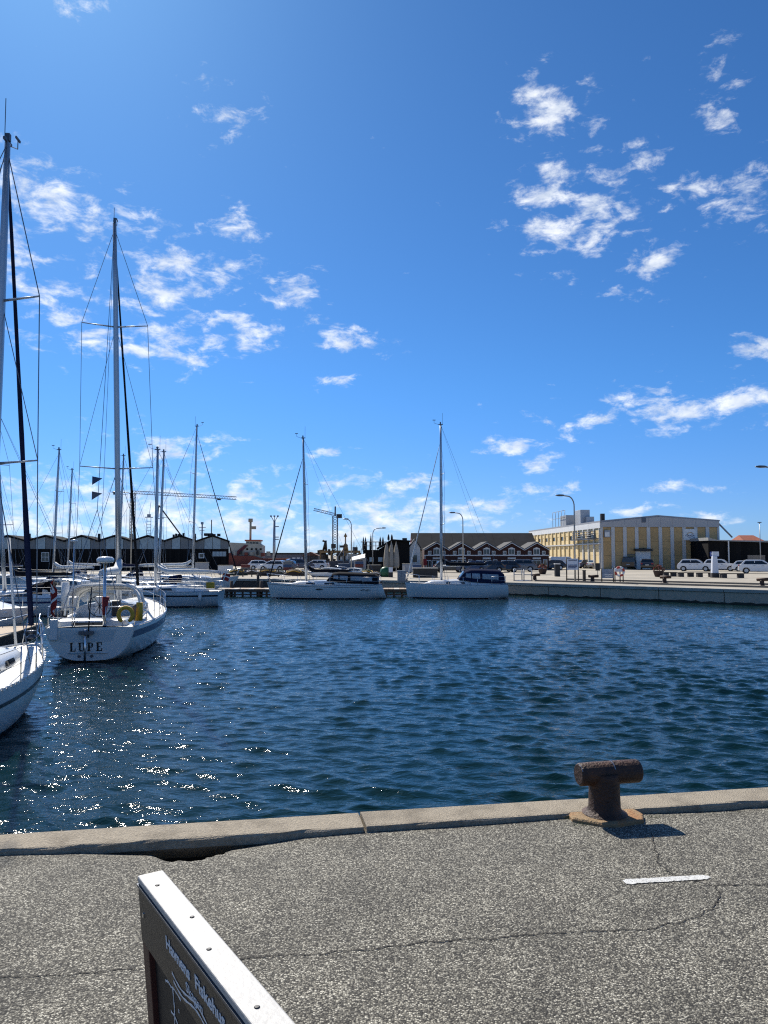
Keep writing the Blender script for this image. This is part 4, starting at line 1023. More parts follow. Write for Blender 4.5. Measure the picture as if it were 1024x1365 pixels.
# ================================================================== YELLOW WAREHOUSE
YB = 118.; x0 = PX(800.5, YB)
yb = thing('yellow_warehouse', 'large yellow panelled warehouse with grey top band and white pilasters', 'warehouse', (x0, YB, 0), R(1.8))
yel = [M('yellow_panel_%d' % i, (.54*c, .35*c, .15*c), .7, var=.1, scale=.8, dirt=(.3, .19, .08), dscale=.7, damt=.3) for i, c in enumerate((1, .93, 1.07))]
yelsun = [M('sunlit_yellow_panel_%d' % i, (.78*c, .6*c, .31*c), .7, var=.1, scale=.8) for i, c in enumerate((1, .92, 1.05))]  # same yellow cladding, sunlight on the long side put into a paler colour
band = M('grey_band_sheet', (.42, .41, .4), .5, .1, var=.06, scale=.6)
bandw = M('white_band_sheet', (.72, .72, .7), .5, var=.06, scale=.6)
pil = M('white_pilaster', (.58, .57, .54), .6, var=.08, scale=1)
WB, LBD = PX(960, YB)-x0, 50.; zt, zpk, zbd = zat(694, YB), zat(686.5, YB), zat(702.5, YB)
zt2 = zat(692.5, YB)
MB().prism([(.3, 0), (WB-.3, 0), (WB-.3, zt2-.3), (WB*.48, zpk-.3), (.3, zt-.3)], .3, LBD-.3).build('wall_core', M('core_grey', (.3, .29, .26), .8), yb)
m = MB().prism([(-.15, zt-.25), (WB*.48, zpk-.25), (WB+.15, zt2-.25), (WB+.15, zt2-.05), (WB*.48, zpk), (-.15, zt)], -.1, LBD); m.build('roof', M('roof_sheet', (.3, .31, .33), .6, var=.1), yb)
nb = 10; bw = WB/nb
for i in range(nb+1):
    x = i*bw; w_ = .28 if 0 < i < nb else .3
    MB().bb(x-w_+(.28 if i == 0 else 0), -.12, 0, x+w_-(.28 if i == nb else 0), .3, zbd-.01).build('pilaster', pil, yb)
for i in range(nb):                                                       # upper grey band, sheet by sheet
    xa, xb_ = i*bw+.01, (i+1)*bw-.01
    zz = lambda x: (zt+(zpk-zt)*x/(WB*.48) if x < WB*.48 else zpk+(zt2-zpk)*(x-WB*.48)/(WB*.52))-.26
    MB().prism([(xa, zbd), (xb_, zbd), (xb_, zz(xb_)), (xa, zz(xa))], -.2, .3).build('band_sheet', band, yb)
    hh = [0, 2.1, 4.3, zbd-.02]
    if i in (3,): hh = [3.3, 4.6, zbd-.02]
    if i == 2: hh = [2.4, 4.3, zbd-.02]
    for q, (a_, b_) in enumerate(zip(hh, hh[1:])):
        MB().bb(i*bw+.29, -.02+random.uniform(0, .02), a_+.015, (i+1)*bw-.29, .3, b_-.015).build('wall_panel', yel[(i*5+q) % 3], yb)
m = MB().bb(3*bw-.2, -.3, 0, 4*bw+.1, .29, 2.8); m.build('entrance_porch', whitepaint, yb)
MB().bb(3*bw-.5, -.9, 2.85, 4*bw+.3, .2, 3.2).build('entrance_canopy', blackp, yb)
MB().bb(2*bw+.3, -.06, 0, 3*bw-.25, .29, 2.2).build('shutter_door', M('shutter', (.25, .2, .1), .6), yb)
sgn = MB().bb(7*bw-.18, -.28, 4.55, 8*bw+.1, -.205, 6.3).build('wall_sign', whitepaint, yb)
cx = 7.5*bw
m = MB(); m.tube([(cx+.5*math.cos(a), -.29, 5.35+.42*math.sin(a)) for a in np.linspace(R(20), R(165), 12)], .05, 5); m.build('sign_emblem_arc', yel[0], sgn)
m = MB(); m.tube([(cx-.75+1.4*i/12, -.29, 5.3+.09*math.sin(i*.9)) for i in range(13)], .05, 5); m.tube([(cx-.6+1.3*i/12, -.29, 5.05+.06*math.sin(i*.9+1)) for i in range(13)], .035, 5); m.build('sign_emblem_wave', bluestripe, sgn)
MB().bb(.45, -.5, 5.0, 1.35, .28, 6.1).build('wall_unit', greymetal, yb); MB().bb(.5, -.52, 5.1, 1.2, -.505, 5.8).build('wall_unit_face', whitepaint, yb)
MB().bb(WB*.36-.35, -.24, zbd+.7, WB*.36+.35, -.205, zbd+1.5).build('vent_grille', alud, yb)
MB().bb(.9, 2.5, zt-.1, 1.5, 3.1, zt+1.25).build('chimney', blackp, yb)
# long west side, facing the sun
nsd = 17; bl = LBD/nsd
for i in range(nsd):
    a_, b_ = i*bl+.02, (i+1)*bl-.02
    MB().bb(-.14, a_, zbd-.15, .29, b_, zt-.26).build('band_sheet', bandw, yb)
    MB().bb(-.2, i*bl+(.32 if i == 0 else 0), 0, .29, i*bl+.5, zbd-.17).build('pilaster', pil if i < 4 else yelsun[1], yb)
    for q, (c_, d_) in enumerate(((0, 2.2), (2.2, 3.9), (4.15, 4.9), (5.6, zbd-.18))):
        MB().bb(-.02+random.uniform(0, .02), i*bl+.52, c_+.01, .29, (i+1)*bl-.02, d_-.01).build('wall_panel', yelsun[(i+q) % 3], yb)
    MB().bb(.02, i*bl+.55, 4.92, .28, (i+1)*bl-.05, 5.58).build('window', glassd if i % 2 else yelsun[2], yb)
    MB().bb(-.3, i*bl, 3.92, .28, (i+1)*bl-.03, 4.12).build('string_course', pil, yb)
m = MB()
for q in range(4): m.tube([(-.55, 1+q*.0, 5.0+q*.35), (-.55, 14, 5.0+q*.35)], .07, 5)
for q in range(7): m.tube([(-.55, 1.5+q*2, 4.7), (-.55, 1.5+q*2, 6.4)], .06, 5); 
m.bb(-.9, 1, 4.72, -.2, 14, 4.82); m.build('pipe_gallery', alud, yb)
for k, (xa, ya, wx, wy, hz) in enumerate(((.9, 21, 2.2, 4.0, 2.3), (2.2, 16.2, 1.7, 3.4, 3.0), (3.0, 15.0, 1.3, 2.4, 1.7))):
    MB().bb(xa-.6, ya, zt-.15, xa+wx-.6, ya+wy, zt+hz-.3).build('rooftop_unit', M('rooftop_steel', (.42, .43, .44), .5, .3, var=.12), yb, bevel=.03)
m = MB()
for q in range(5): m.tube([(.1, 21+q*2.2, zt-.1), (.1, 21+q*2.2, zt+2.9)], .05, 5)
m.tube([(.1, 21, zt+2.9), (.1, 29.8, zt+2.9)], .05, 5); m.tube([(.1, 21, zt+1.6), (.1, 29.8, zt+1.6)], .05, 5); m.build('roof_railing', greymetal, yb)
m = MB().tube([(WB+.2, 1, zt2-.3), (WB+2.6, 1, zat(716, YB))], .14, 6); m.build('side_chute', greymetal, yb)

# black shed on the right, red roof behind it
Y = 112.; xa = PX(943, Y); xb_ = PX(1060, Y)
s = thing('black_storehouse', 'low black storehouse with a flat pale roof edge right of the yellow warehouse', 'shed', (xa, Y, 0))
zr = zat(718, Y); nq = 16
MB().bb(0, .1, 0, xb_-xa, 9, zr-.3).build('wall', blackwood, s)
for q in range(nq):
    a_ = (xb_-xa)*q/nq; MB().bb(a_+.01, 0, 0, a_+(xb_-xa)/nq-.01, .095, zr-.35).build('board', boardm[q % 3], s)
MB().prism([(-.2, zr-.3), (xb_-xa, zr-.7), (xb_-xa, zr-.4), (1.2, zr-.2), (-.2, zr+.15)], -.5, 9.2).build('roof', M('pale_roof_felt', (.32, .32, .31), .8, var=.15), s)
MB().bb(2.7, -.6, 0, 2.85, -.45, zr-.35).build('roof_post', whitepaint, s)
MB().bb(5.8, -.06, .0, 8.4, -.005, 2.2).build('slatted_gate', teak, s)
sg2 = MB().bb(.2, -.12, 2.0, 1.5, -.01, 2.7).build('blue_sign', M('sign_blue', (.1, .14, .4), .5), s)
MB().bb(.3, -.135, 2.3, 1.4, -.125, 2.5).build('sign_white_line', whitepaint, sg2)
Y = 150.; xa = PX(991, Y); xb_ = PX(1017, Y)
s = thing('red_roofed_house', 'house with a red tiled roof rising behind the black storehouse', 'house', (xa, Y, 0))
W_ = xb_-xa; zr = zat(713, Y); ze = zat(721, Y)
MB().bb(.1, 0, 0, W_-.1, 6, ze).build('wall', M('yellow_render', (.5, .36, .16), .8), s)
MB().prism([(-.2, ze-.1), (W_+.2, ze-.1), (W_+.2, ze+.1)], 0, 0.01) 
m = MB(); m.add([(-.2, -.4, ze-.1), (W_+.2, -.4, ze-.1), (W_-.6, 3, zr), (.3, 3, zr), (-.2, 6.4, ze-.1), (W_+.2, 6.4, ze-.1)], [(0, 1, 2, 3), (3, 2, 5, 4), (0, 3, 4), (1, 5, 2)])
m.build('roof', M('red_tile', (.3, .085, .04), .8, var=.25, scale=2), s)

# ================================================================== RED BRICK HOUSES
Y = 112.; brick = M('dark_red_brick', (.052, .018, .014), .85, var=.3, scale=3)
slate = M('grey_roof_tile', (.1, .1, .1), .85, var=.2, scale=2.5, spec=.15)
pk = [582, 615.2, 648.4, 681.6, 714.8]
nm = ['leftmost brick house of the row, partly behind a mast', 'second brick house of the row, behind the lamp post', 'middle brick house of the row of five', 'fourth brick house of the row', 'brick house with white windows, next to the yellow warehouse']
zr, ze, zbnd = zat(722.3, Y), zat(732, Y), zat(740.3, Y)
for i, px in enumerate(pk):
    s = thing('brick_house', 'dark red gabled '+nm[i], 'house', (PX(px, Y), Y, 0), 0, 'row of red brick harbour houses')
    hw = 33.2/1000*Y/2-.01
    MB().prism([(-hw, 0), (hw, 0), (hw, ze-.05), (0, zr-.12), (-hw, ze-.05)], .1, 7).build('wall', brick, s)
    for sd in (-1, 1):
        MB().prism([(0, zr-.12), (sd*(hw+.0), ze-.1), (sd*hw, ze+.05), (0, zr+.05)], -.3, 7).build('roof', slate, s)
        MB().prism([(0, zr-.22), (sd*(hw+.0), ze-.2), (sd*hw, ze-.11), (0, zr-.13)], -.36, -.28).build('bargeboard', whitepaint, s)
    MB().bb(-hw, -.02, zbnd-.07, hw, .095, zbnd+.07).build('white_band', whitepaint, s)
    def win(xc, z0, z1, w, nx=2, nz=1, name='window'):
        f = MB().bb(xc-w/2, -.02, z0, xc+w/2, .098, z1).build(name, whitepaint, s)
        for a_ in range(nx):
            for b_ in range(nz):
                pw, ph_ = (w-.1)/nx, (z1-z0-.12)/nz
                MB().bb(xc-w/2+.05+a_*pw+.025, -.032, z0+.06+b_*ph_+.02, xc-w/2+.05+(a_+1)*pw-.025, -.022, z0+.06+(b_+1)*ph_-.02).build('pane', glassd, f)
    win(0, zbnd+.1, zbnd+.98, .95, 2, 1); win(-1.05, zbnd+.1, zbnd+.66, .5); win(1.05, zbnd+.1, zbnd+.66, .5)
    MB().prism([(-.55, zbnd+.985), (.55, zbnd+.985), (0, zbnd+1.22)], -.04, .09).build('window_pediment', whitepaint, s)
    win(0, .2, 1.5, 1.3, 2, 1, 'shop_window')
    win(-1.2, .3, 1.45, .8, 2); win(1.25, .0, 1.55, .62, 1, 1, 'door')
    MB().bb(-.6, -.08, 1.66, .6, .09, 1.84).build('shop_sign', whitepaint, s)
xa, xb_ = PX(549, Y+8), PX(716, Y+8)
s = thing('long_warehouse', 'long building with a streaked grey roof rising behind the brick houses', 'warehouse', (xa, Y+7.2, 0))
zr2 = zat(710.5, Y+12); W_ = xb_-xa
MB().prism([(0, 0), (10, 0), (10, 3.2), (5, zr2-.15), (0, 3.2)], 0.1, W_-.1, 'x').build('wall', M('cream_render', (.55, .52, .45), .8, var=.1), s)
rf = M('streaked_roof', (.021, .023, .027), .9, var=.3, scale=.8, dirt=(.012, .013, .015), dscale=.5, damt=.7, spec=.08)
for k in range(6):
    a_, b_ = W_*k/6, W_*(k+1)/6
    for sd in (0, 1):
        y0, y1 = (-.3, 5) if sd == 0 else (10.3, 5)
        MB().add([(a_, y0, 3.1), (b_-.02, y0, 3.1), (b_-.02, y1, zr2), (a_, y1, zr2), (a_, y0, 2.95), (b_-.02, y0, 2.95)], [(0, 1, 2, 3), (0, 1, 5, 4)]).build('roof_section', rf, s)
MB().add([(-.02, .2, 3.2), (-.02, 9.8, 3.2), (-.02, 5, zr2-.2)], [(0, 1, 2)]).build('red_gable', M('red_boards', (.25, .04, .03), .7), s)
s = thing('white_gable_house', 'narrow white gabled house end left of the brick houses', 'house', (PX(553, 108), 108, 0))
MB().prism([(-.75, 0), (.75, 0), (.75, 3.3), (0, 4.4), (-.75, 3.3)], 0, 5).build('wall', whitepaint, s)
for sd in (-1, 1): MB().prism([(0, 4.42), (sd*.9, 3.2), (sd*.9, 3.35), (0, 4.6)], -.2, 5.1).build('roof', slate, s)
MB().bb(-.3, -.02, 1.2, .3, -.003, 2.2).build('window', glassd, s)
for q in (-1.6, 1.4): 
    MB().box(q, -1, 1.2, .5, .1, .9).build('red_banner', redm, s); MB().tube([(q, -.94, 0), (q, -.94, 2.2)], .04, 5).build('banner_pole', whitepaint, s)

# ================================================================== BLACK RESTAURANT WITH PARASOLS
Y = 104.; xa, xb_ = PX(484, Y), PX(546, Y)
s = thing('black_restaurant', 'black wooden restaurant with a roof terrace of folded parasols', 'restaurant', (xa, Y, 0)); W_ = xb_-xa
zw = zat(733, Y)
MB().bb(0, .1, 0, W_*.5, 8, zw).build('wall', blackwood, s)
for q in range(10): MB().bb(W_*.05*q+.01, 0, 0, W_*.05*(q+1)-.01, .095, zw-.05).build('board', boardm[q % 3], s)
MB().prism([(W_*.5, 0), (W_, 0), (W_, zat(723, Y)), (W_*.62, zat(721, Y)), (W_*.34, zw+.05), (W_*.5, zw+.02)], .3, 8).build('gabled_wing', blackwood, s)
MB().prism([(W_*.3, zw+.06), (W_*.62, zat(720.5, Y)), (W_+.2, zat(722, Y)), (W_+.2, zat(720.5, Y)), (W_*.62, zat(718.8, Y)), (W_*.29, zw+.26)], -.2, 8.2).build('roof', rooft, s)
m = MB()
for q in range(8): m.tube([(.1+q*.42, .2, zw), (.1+q*.42, .2, zw+1.1)], .05, 5)
m.tube([(-.3, .2, zw+1.1), (3.2, .2, zw+1.1)], .06, 5); m.tube([(0, .2, zw+.55), (3.1, .2, zw+.55)], .04, 5); m.build('terrace_rail', wooddark, s)
MB().bb(W_*.85, 1, zat(722, Y), W_*.95, 2, zat(717, Y)).build('chimney', blackp, s)
for q in (1.2, 2.4): MB().bb(q-.3, -.03, 1.3, q+.3, -.003, 1.9).build('window', glassp, s)
def folded(label, px, Y, z0, z1, r, mat, group):
    t = thing('folded_parasol', label, 'parasol', (PX(px, Y), Y, z0), 0, group); h = z1-z0
    m = MB(); rings = []; n = 16
    for f, rr in ((.12, .75), (.2, 1.0), (.45, .95), (.7, .7), (.85, .42), (.93, .18), (1., .05)):
        rings.append([(r*rr*(1+.16*math.cos(j*PI))*math.cos(2*PI*j/n), r*rr*(1+.16*math.cos(j*PI))*math.sin(2*PI*j/n), h*f) for j in range(n)])
    m.loft(rings, True, True, True); m.build('canopy', mat, t); MB().tube([(0, 0, 0), (0, 0, h*.2)], .05, 6).build('pole', whitepaint, t)
pbeige = M('beige_parasol_cloth', (.34, .31, .26), .85, var=.15, scale=4); pdark = M('dark_parasol_cloth', (.035, .03, .028), .85, var=.2)
for px, nmx in ((515.5, 'leftmost'), (521.8, 'middle'), (528.2, 'rightmost')):
    folded('tall folded beige parasol, %s of three in front of the black restaurant' % nmx, px, 99, .02, zat(721+abs(px-521)*.1, 99), .36, pbeige, 'beige folded parasols')
for i, px in enumerate((484.6, 487.4, 494.5, 507, 510.6, 518, 522.4)):
    folded('dark folded parasol on the black restaurant roof, %s' % ('leftmost of all', 'second from the left', 'the thick one beside the lamp post', 'fourth from the left', 'fifth from the left', 'on the higher roof, left one', 'on the higher roof, rightmost')[i], px, 105.5, zw-.3 if i < 3 else zw+.35 if i < 5 else zat(721, 105.5), zat(715 if i != 2 else 711.5, 105.5)+(.35 if i > 4 else 0), .14, pdark, 'dark parasols on the restaurant roof')

# ================================================================== SHIPS, CRANES, FAR BUILDINGS
Y = 150.; xa = PX(300, Y)
s = thing('red_ship', 'red hulled ship with a beige superstructure and tall mast behind the end shed', 'ship', (xa, Y, 0))
redh = M('red_hull', (.22, .05, .03), .7, var=.3, scale=.6, dirt=(.1, .03, .02), dscale=.5, damt=.5); beige = M('ship_beige', (.42, .4, .33), .6, var=.15, scale=.8)
w_ = PX(380, Y)-xa
MB().prism([(-6, -1), (w_-1, -1), (w_+.4, 1.6), (w_*.6, 1.55), (w_*.5, 2.0), (-6, 2.4)], 0, 5).build('hull', redh, s)
MB().prism([(.8, 1.8), (w_*.62, 1.6), (w_*.62, 4.1), (w_*.57, 4.45), (.8, 4.75)], .8, 4.2).build('superstructure', beige, s)
MB().bb(w_*.34, 1.0, 4.3, w_*.56, 4.0, 5.0).build('bridge', beige, s)
for q in range(4): MB().bb(w_*.35+q*.62, .96, 4.35, w_*.35+q*.62+.48, .995, 4.8).build('bridge_window', glassd, s)
MB().bb(w_*.32, .9, 5.005, w_*.58, 4.1, 5.3).build('bridge_roof', M('orange_red', (.4, .09, .04), .6), s)
MB().prism([(w_*.1, 2.0), (w_*.32, 4.2), (w_*.38, 4.2), (w_*.2, 2.0)], .6, .79).build('red_stair', M('dark_red', (.12, .02, .03), .7), s)
for q in range(4): MB().bb(w_*.4+q*.9-.6, .76, 3.2, w_*.4+q*.9-.2, .795, 3.6).build('window', glassd, s)
m = MB().tube([(w_*.4, 2, 5.25), (w_*.4, 2, zat(694, Y))], .22, 8); m.box(w_*.4, 2, zat(693, Y), .8, .6, .7); m.box(w_*.4+.6, 2, zat(703, Y), 1.0, .4, .6); m.build('mast', M('mast_tan', (.35, .3, .22), .6), s)
for q in range(9): MB().box(1+q*1.1, .5, 2.3+.2*(q % 3), .7, .4, .7+.2*(q % 2), rz=q).build('deck_gear', [redh, beige, blackp][q % 3], s)
Y = 165.
s = thing('grey_shed', 'long low grey shed on the horizon behind the red ship', 'shed', (PX(338, Y), Y, 0)); w_ = PX(425, Y)-PX(338, Y)
MB().bb(0, 0, 0, w_, 12, 2.4).build('wall', M('shed_grey', (.14, .15, .17), .7, var=.1), s); MB().bb(-.2, -.2, 2.41, w_+.2, 12.2, 2.7).build('roof', rooft, s)
for q in range(5): MB().bb(w_*(.6+.07*q), -.05, .4, w_*(.6+.07*q)+.7, -.003, 1.7).build('window', whitepaint, s)
Y = 122.
s = thing('fishing_trawler', 'fishing trawler with a yellow gantry, wheelhouse and black funnels', 'fishing boat', (PX(425, Y), Y, 0)); w_ = PX(481, Y)-PX(425, Y)
tan2 = M('gantry_yellow', (.24, .14, .05), .6, var=.3, scale=1)
MB().prism([(0, -1), (w_, -1), (w_, 1.4), (0, 1.2)], 0, 4).build('hull', M('hull_dark', (.06, .06, .07), .6, var=.3), s)
MB().bb(w_*.45, .6, 1.2, w_*.7, 3, 2.9).build('wheelhouse', whitepaint, s); MB().bb(w_*.7+.02, .5, .6, w_*.98, 3, 2.4).build('deckhouse', beige, s)
for q in range(3): MB().bb(w_*.47+q*.5, .56, 2.1, w_*.47+q*.5+.36, .595, 2.6).build('window', glassd, s)
MB().bb(w_*.02, .3, 2.55, w_*.99, .7, 2.95).build('gantry_beam', tan2, s)
for f in (.04, .3, .62, .96): MB().bb(w_*f-.12, .35, 1.1, w_*f+.12, .65, 2.54).build('gantry_leg', tan2, s)
for f, l in ((.1, .35), (.17, -.1)): MB().tube([(w_*f, 1, 2.9), (w_*f+l, 1, 4.3), (w_*f-.1, 1, 4.6)], .2, 7).build('funnel', blackp, s)
for f, yt in ((.32, 722), (.48, 726), (.63, 719), (.78, 723), (.9, 727)): 
    MB().tube([(w_*f, 1, 2.9), (w_*f, 1, zat(yt, Y))], .05, 5).build('mast', M('mast_tan', (.3, .3, .3)), s)
m = MB().lathe([(.5, 0), (.35, .9), (.12, 1.2), (.1, 2.2), (.3, 2.3), (.02, 2.9)], (w_*.63, 1.2, 2.95), 8); m.build('signal_mast', tan2, s)
m = MB()
for q in range(44): m.box(random.uniform(0, w_), random.uniform(.2, 2), random.uniform(1.2, 3.7), random.uniform(.2, .8), .4, random.uniform(.2, .9), rz=random.random())
m.build('deck_clutter', wooddark, s)
s = thing('awning_shed', 'small grey shed with a sloping pale awning left of the black restaurant', 'shed', (PX(472, 100), 100, 0))
MB().bb(0, 0, 0, 1.6, 2.5, 1.8).build('wall', greymetal, s); MB().add([(-.4, -1.2, 1.5), (1.5, -1.2, 1.9), (1.5, .1, 2.4), (-.4, .1, 1.9), (-.4, -1.2, 1.42), (1.5, -1.2, 1.82)], [(0, 1, 2, 3), (0, 1, 5, 4)]).build('awning', whitepaint, s)
MB().bb(.4, -.03, .1, 1.2, -.003, 1.5).build('door', wooddark, s)
def lattice(m, a, b, w, n, r):
    a, b = Vector(a), Vector(b); d = (b-a).normalized(); u = Vector((0, 1, 0)); v = d.cross(u).normalized()
    cs = [u*w/2+v*w/2, -u*w/2+v*w/2, -u*w/2-v*w/2, u*w/2-v*w/2]
    for c in cs: m.tube([a+c, b+c], r, 4)
    for i in range(n):
        p, q = a.lerp(b, i/n), a.lerp(b, (i+1)/n)
        for k in range(4):
            m.tube([p+cs[k], q+cs[(k+1) % 4]], r*.6, 3)
Y = 300.
s = thing('tower_crane', 'distant tower crane with a jib to the left above the trawler', 'crane', (PX(447, Y), Y, 0), 0, 'tower cranes on the horizon')
m = MB(); lattice(m, (0, 0, 0), (0, 0, zat(688, Y)), 1.9, 18, .17); m.build('tower', alud, s)
m = MB(); lattice(m, (0, 0, zat(686, Y)), (-8.6, 0, zat(679, Y)), .9, 10, .1); m.build('jib', alud, s)
MB().tube([(0, 0, zat(688, Y)), (0, 0, zat(675, Y))], .3, 6).build('tower_head', alud, s); MB().box(1.6, 0, zat(688, Y), 2.2, 1.2, 1.6).build('counterweight', blackp, s)
s = thing('tower_crane', 'distant tower crane whose long thin jib crosses behind the left masts', 'crane', (PX(177, Y), Y, 0), 0, 'tower cranes on the horizon')
m = MB(); lattice(m, (0, 0, 0), (0, 0, zat(657, Y)), 1.6, 20, .13); m.build('tower', alud, s)
m = MB(); lattice(m, (0, 0, zat(656, Y)), (PX(315, Y)-PX(177, Y), 0, zat(664, Y)), 1.1, 40, .09); m.build('jib', alud, s)
MB().box(PX(292, Y)-PX(177, Y), 0, zat(665.5, Y), 1.4, .8, .7).build('trolley', blackp, s); MB().box(-6, 0, zat(657, Y), 3.5, 1, 1.4).build('counterweight', blackp, s)
s = thing('signal_pole', 'tall grey pole with aerials beside the long sailboat\'s forestay', 'pole', (PX(366, 108), 108, 0))
m = MB().tube([(0, 0, 0), (0, 0, zat(694, 108))], [.24, .16], 8); m.build('pole', galv, s)
m = MB()
for a_ in (-.5, 0, .5): m.tube([(0, 0, zat(696, 108)), (a_, 0, zat(688, 108))], .05, 5); m.box(a_, 0, zat(688, 108), .25, .2, .2)
for q in (702, 716, 719): m.box(.35, 0, zat(q, 108), .6, .2, .12)
m.build('aerials', alud, s)
s = thing('weather_mast', 'slim mast with a weather vane on a crosspiece behind the shed row', 'mast', (PX(270, 125), 125, 0))
m = MB().tube([(0, 0, 0), (0, 0, zat(698, 125))], .12, 6); m.tube([(-.6, 0, zat(703, 125)), (.6, 0, zat(703, 125))], .06, 4); m.tube([(-.4, 0, zat(707, 125)), (.4, 0, zat(707, 125))], .05, 4); m.box(0, 0, zat(697.5, 125), .4, .3, .4); m.build('pole', galv, s)

# ================================================================== LAMP POSTS
def lamp(label, px, yt, Y, arm, z0=0., curved=True):
    s = thing('street_lamp', label, 'street lamp', (PX(px, Y), Y, z0), 0, 'street lamps on the quays'); zt = zat(yt, Y)-z0
    if not arm:
        MB().tube([(0, 0, 0), (0, 0, zt)], [.08, .05], 8).build('pole', galv, s); MB().box(0, 0, zt+.06, .5, .25, .12).build('lamp_head', alud, s, bevel=.03); return
    sg_ = math.copysign(1, arm); r = abs(arm)
    pts = [(0, 0, 0), (0, 0, zt-.9)]+[(sg_*.55*(1-math.cos(a)), 0, zt-.9+.85*math.sin(a)) for a in np.linspace(.2, PI/2, 6)]+[(arm*.7, 0, zt)]
    MB().tube(pts, [.085]+[.055]*(len(pts)-1), 8).build('pole', galv, s)
    m = MB(); m.loft([[(arm*.7+sg_*x, w*math.cos(a), zt+.02+h*math.sin(a)) for a in np.linspace(0, 2*PI, 9)[:-1]] for x, w, h in ((-.05, .05, .05), (.1, .12, .08), (.4, .16, .09), (.65, .1, .05), (.7, .03, .02))]); m.build('lamp_head', alud, s)
lamp('tall street lamp with a curved arm beside the white quay notice board', 765.5, 660.5, 63, -1.25)
lamp('street lamp with a curved arm in front of the brick houses', 617, 683.5, 86, -1.3)
lamp('street lamp reaching in from the right edge of the picture', 1044, 622, 50, -1.55)
lamp('plain short street lamp above the black storehouse roof', 1012, 697, 108, 0)
lamp('street lamp with its head to the left of the named boat\'s mast', 176, 656, 90, -2.6)
lamp('street lamp with a sloping arm above the black restaurant', 497, 704, 101, 1.6)
lamp('slim street lamp behind the trawler\'s deckhouse', 468.6, 692, 96, -.6)

# ================================================================== CARS
tyre = rubber; rimm = M('rim_alloy', (.45, .46, .47), .35, .8)
def car_mats(c, n): return M('car_paint_'+n, c, .3, var=.02, coat=.8)
headl = M('headlamp', (.6, .62, .65), .1, coat=.6); tail = M('tail_lamp', (.3, .01, .01), .2); plate = M('number_plate', (.7, .7, .68), .5)
PROF = {'suv': dict(L=4.5, W=1.84, p=[(-2.2, .38), (-2.24, .7), (-2.16, 1.0), (-1.98, 1.12), (-1.62, 1.58), (-1.3, 1.66), (.1, 1.66), (.5, 1.58), (1.15, 1.1), (1.9, 1.0), (2.14, .86), (2.22, .62), (2.18, .36)], roof=1.66, belt=1.06, A=(1.13, 1.1, .48, 1.56), Bk=(-1.95, 1.14, -1.62, 1.55), gl=[(-1.75, 1.12), (-1.5, 1.5), (.28, 1.52), (.93, 1.12)]),
        'hatch': dict(L=4.1, W=1.76, p=[(-2.02, .34), (-2.06, .62), (-1.98, .92), (-1.85, 1.0), (-1.5, 1.4), (-1.1, 1.48), (.0, 1.47), (.4, 1.38), (1.1, .96), (1.75, .84), (1.98, .7), (2.04, .5), (2.0, .32)], roof=1.48, belt=.94, A=(1.07, .98, .42, 1.36), Bk=(-1.83, 1.02, -1.52, 1.37), gl=[(-1.6, .99), (-1.35, 1.34), (.2, 1.36), (.88, .99)]),
        'van': dict(L=4.9, W=1.95, p=[(-2.4, .38), (-2.44, 1.1), (-2.4, 1.85), (-2.25, 1.96), (.6, 1.96), (1.0, 1.86), (1.6, 1.2), (2.2, 1.05), (2.42, .85), (2.44, .5), (2.4, .36)], roof=1.96, belt=1.2, A=(1.56, 1.24, 1.02, 1.82), Bk=(-2.41, 1.25, -2.39, 1.75), gl=[(.15, 1.25), (.15, 1.78), (.85, 1.78), (1.35, 1.25)])}
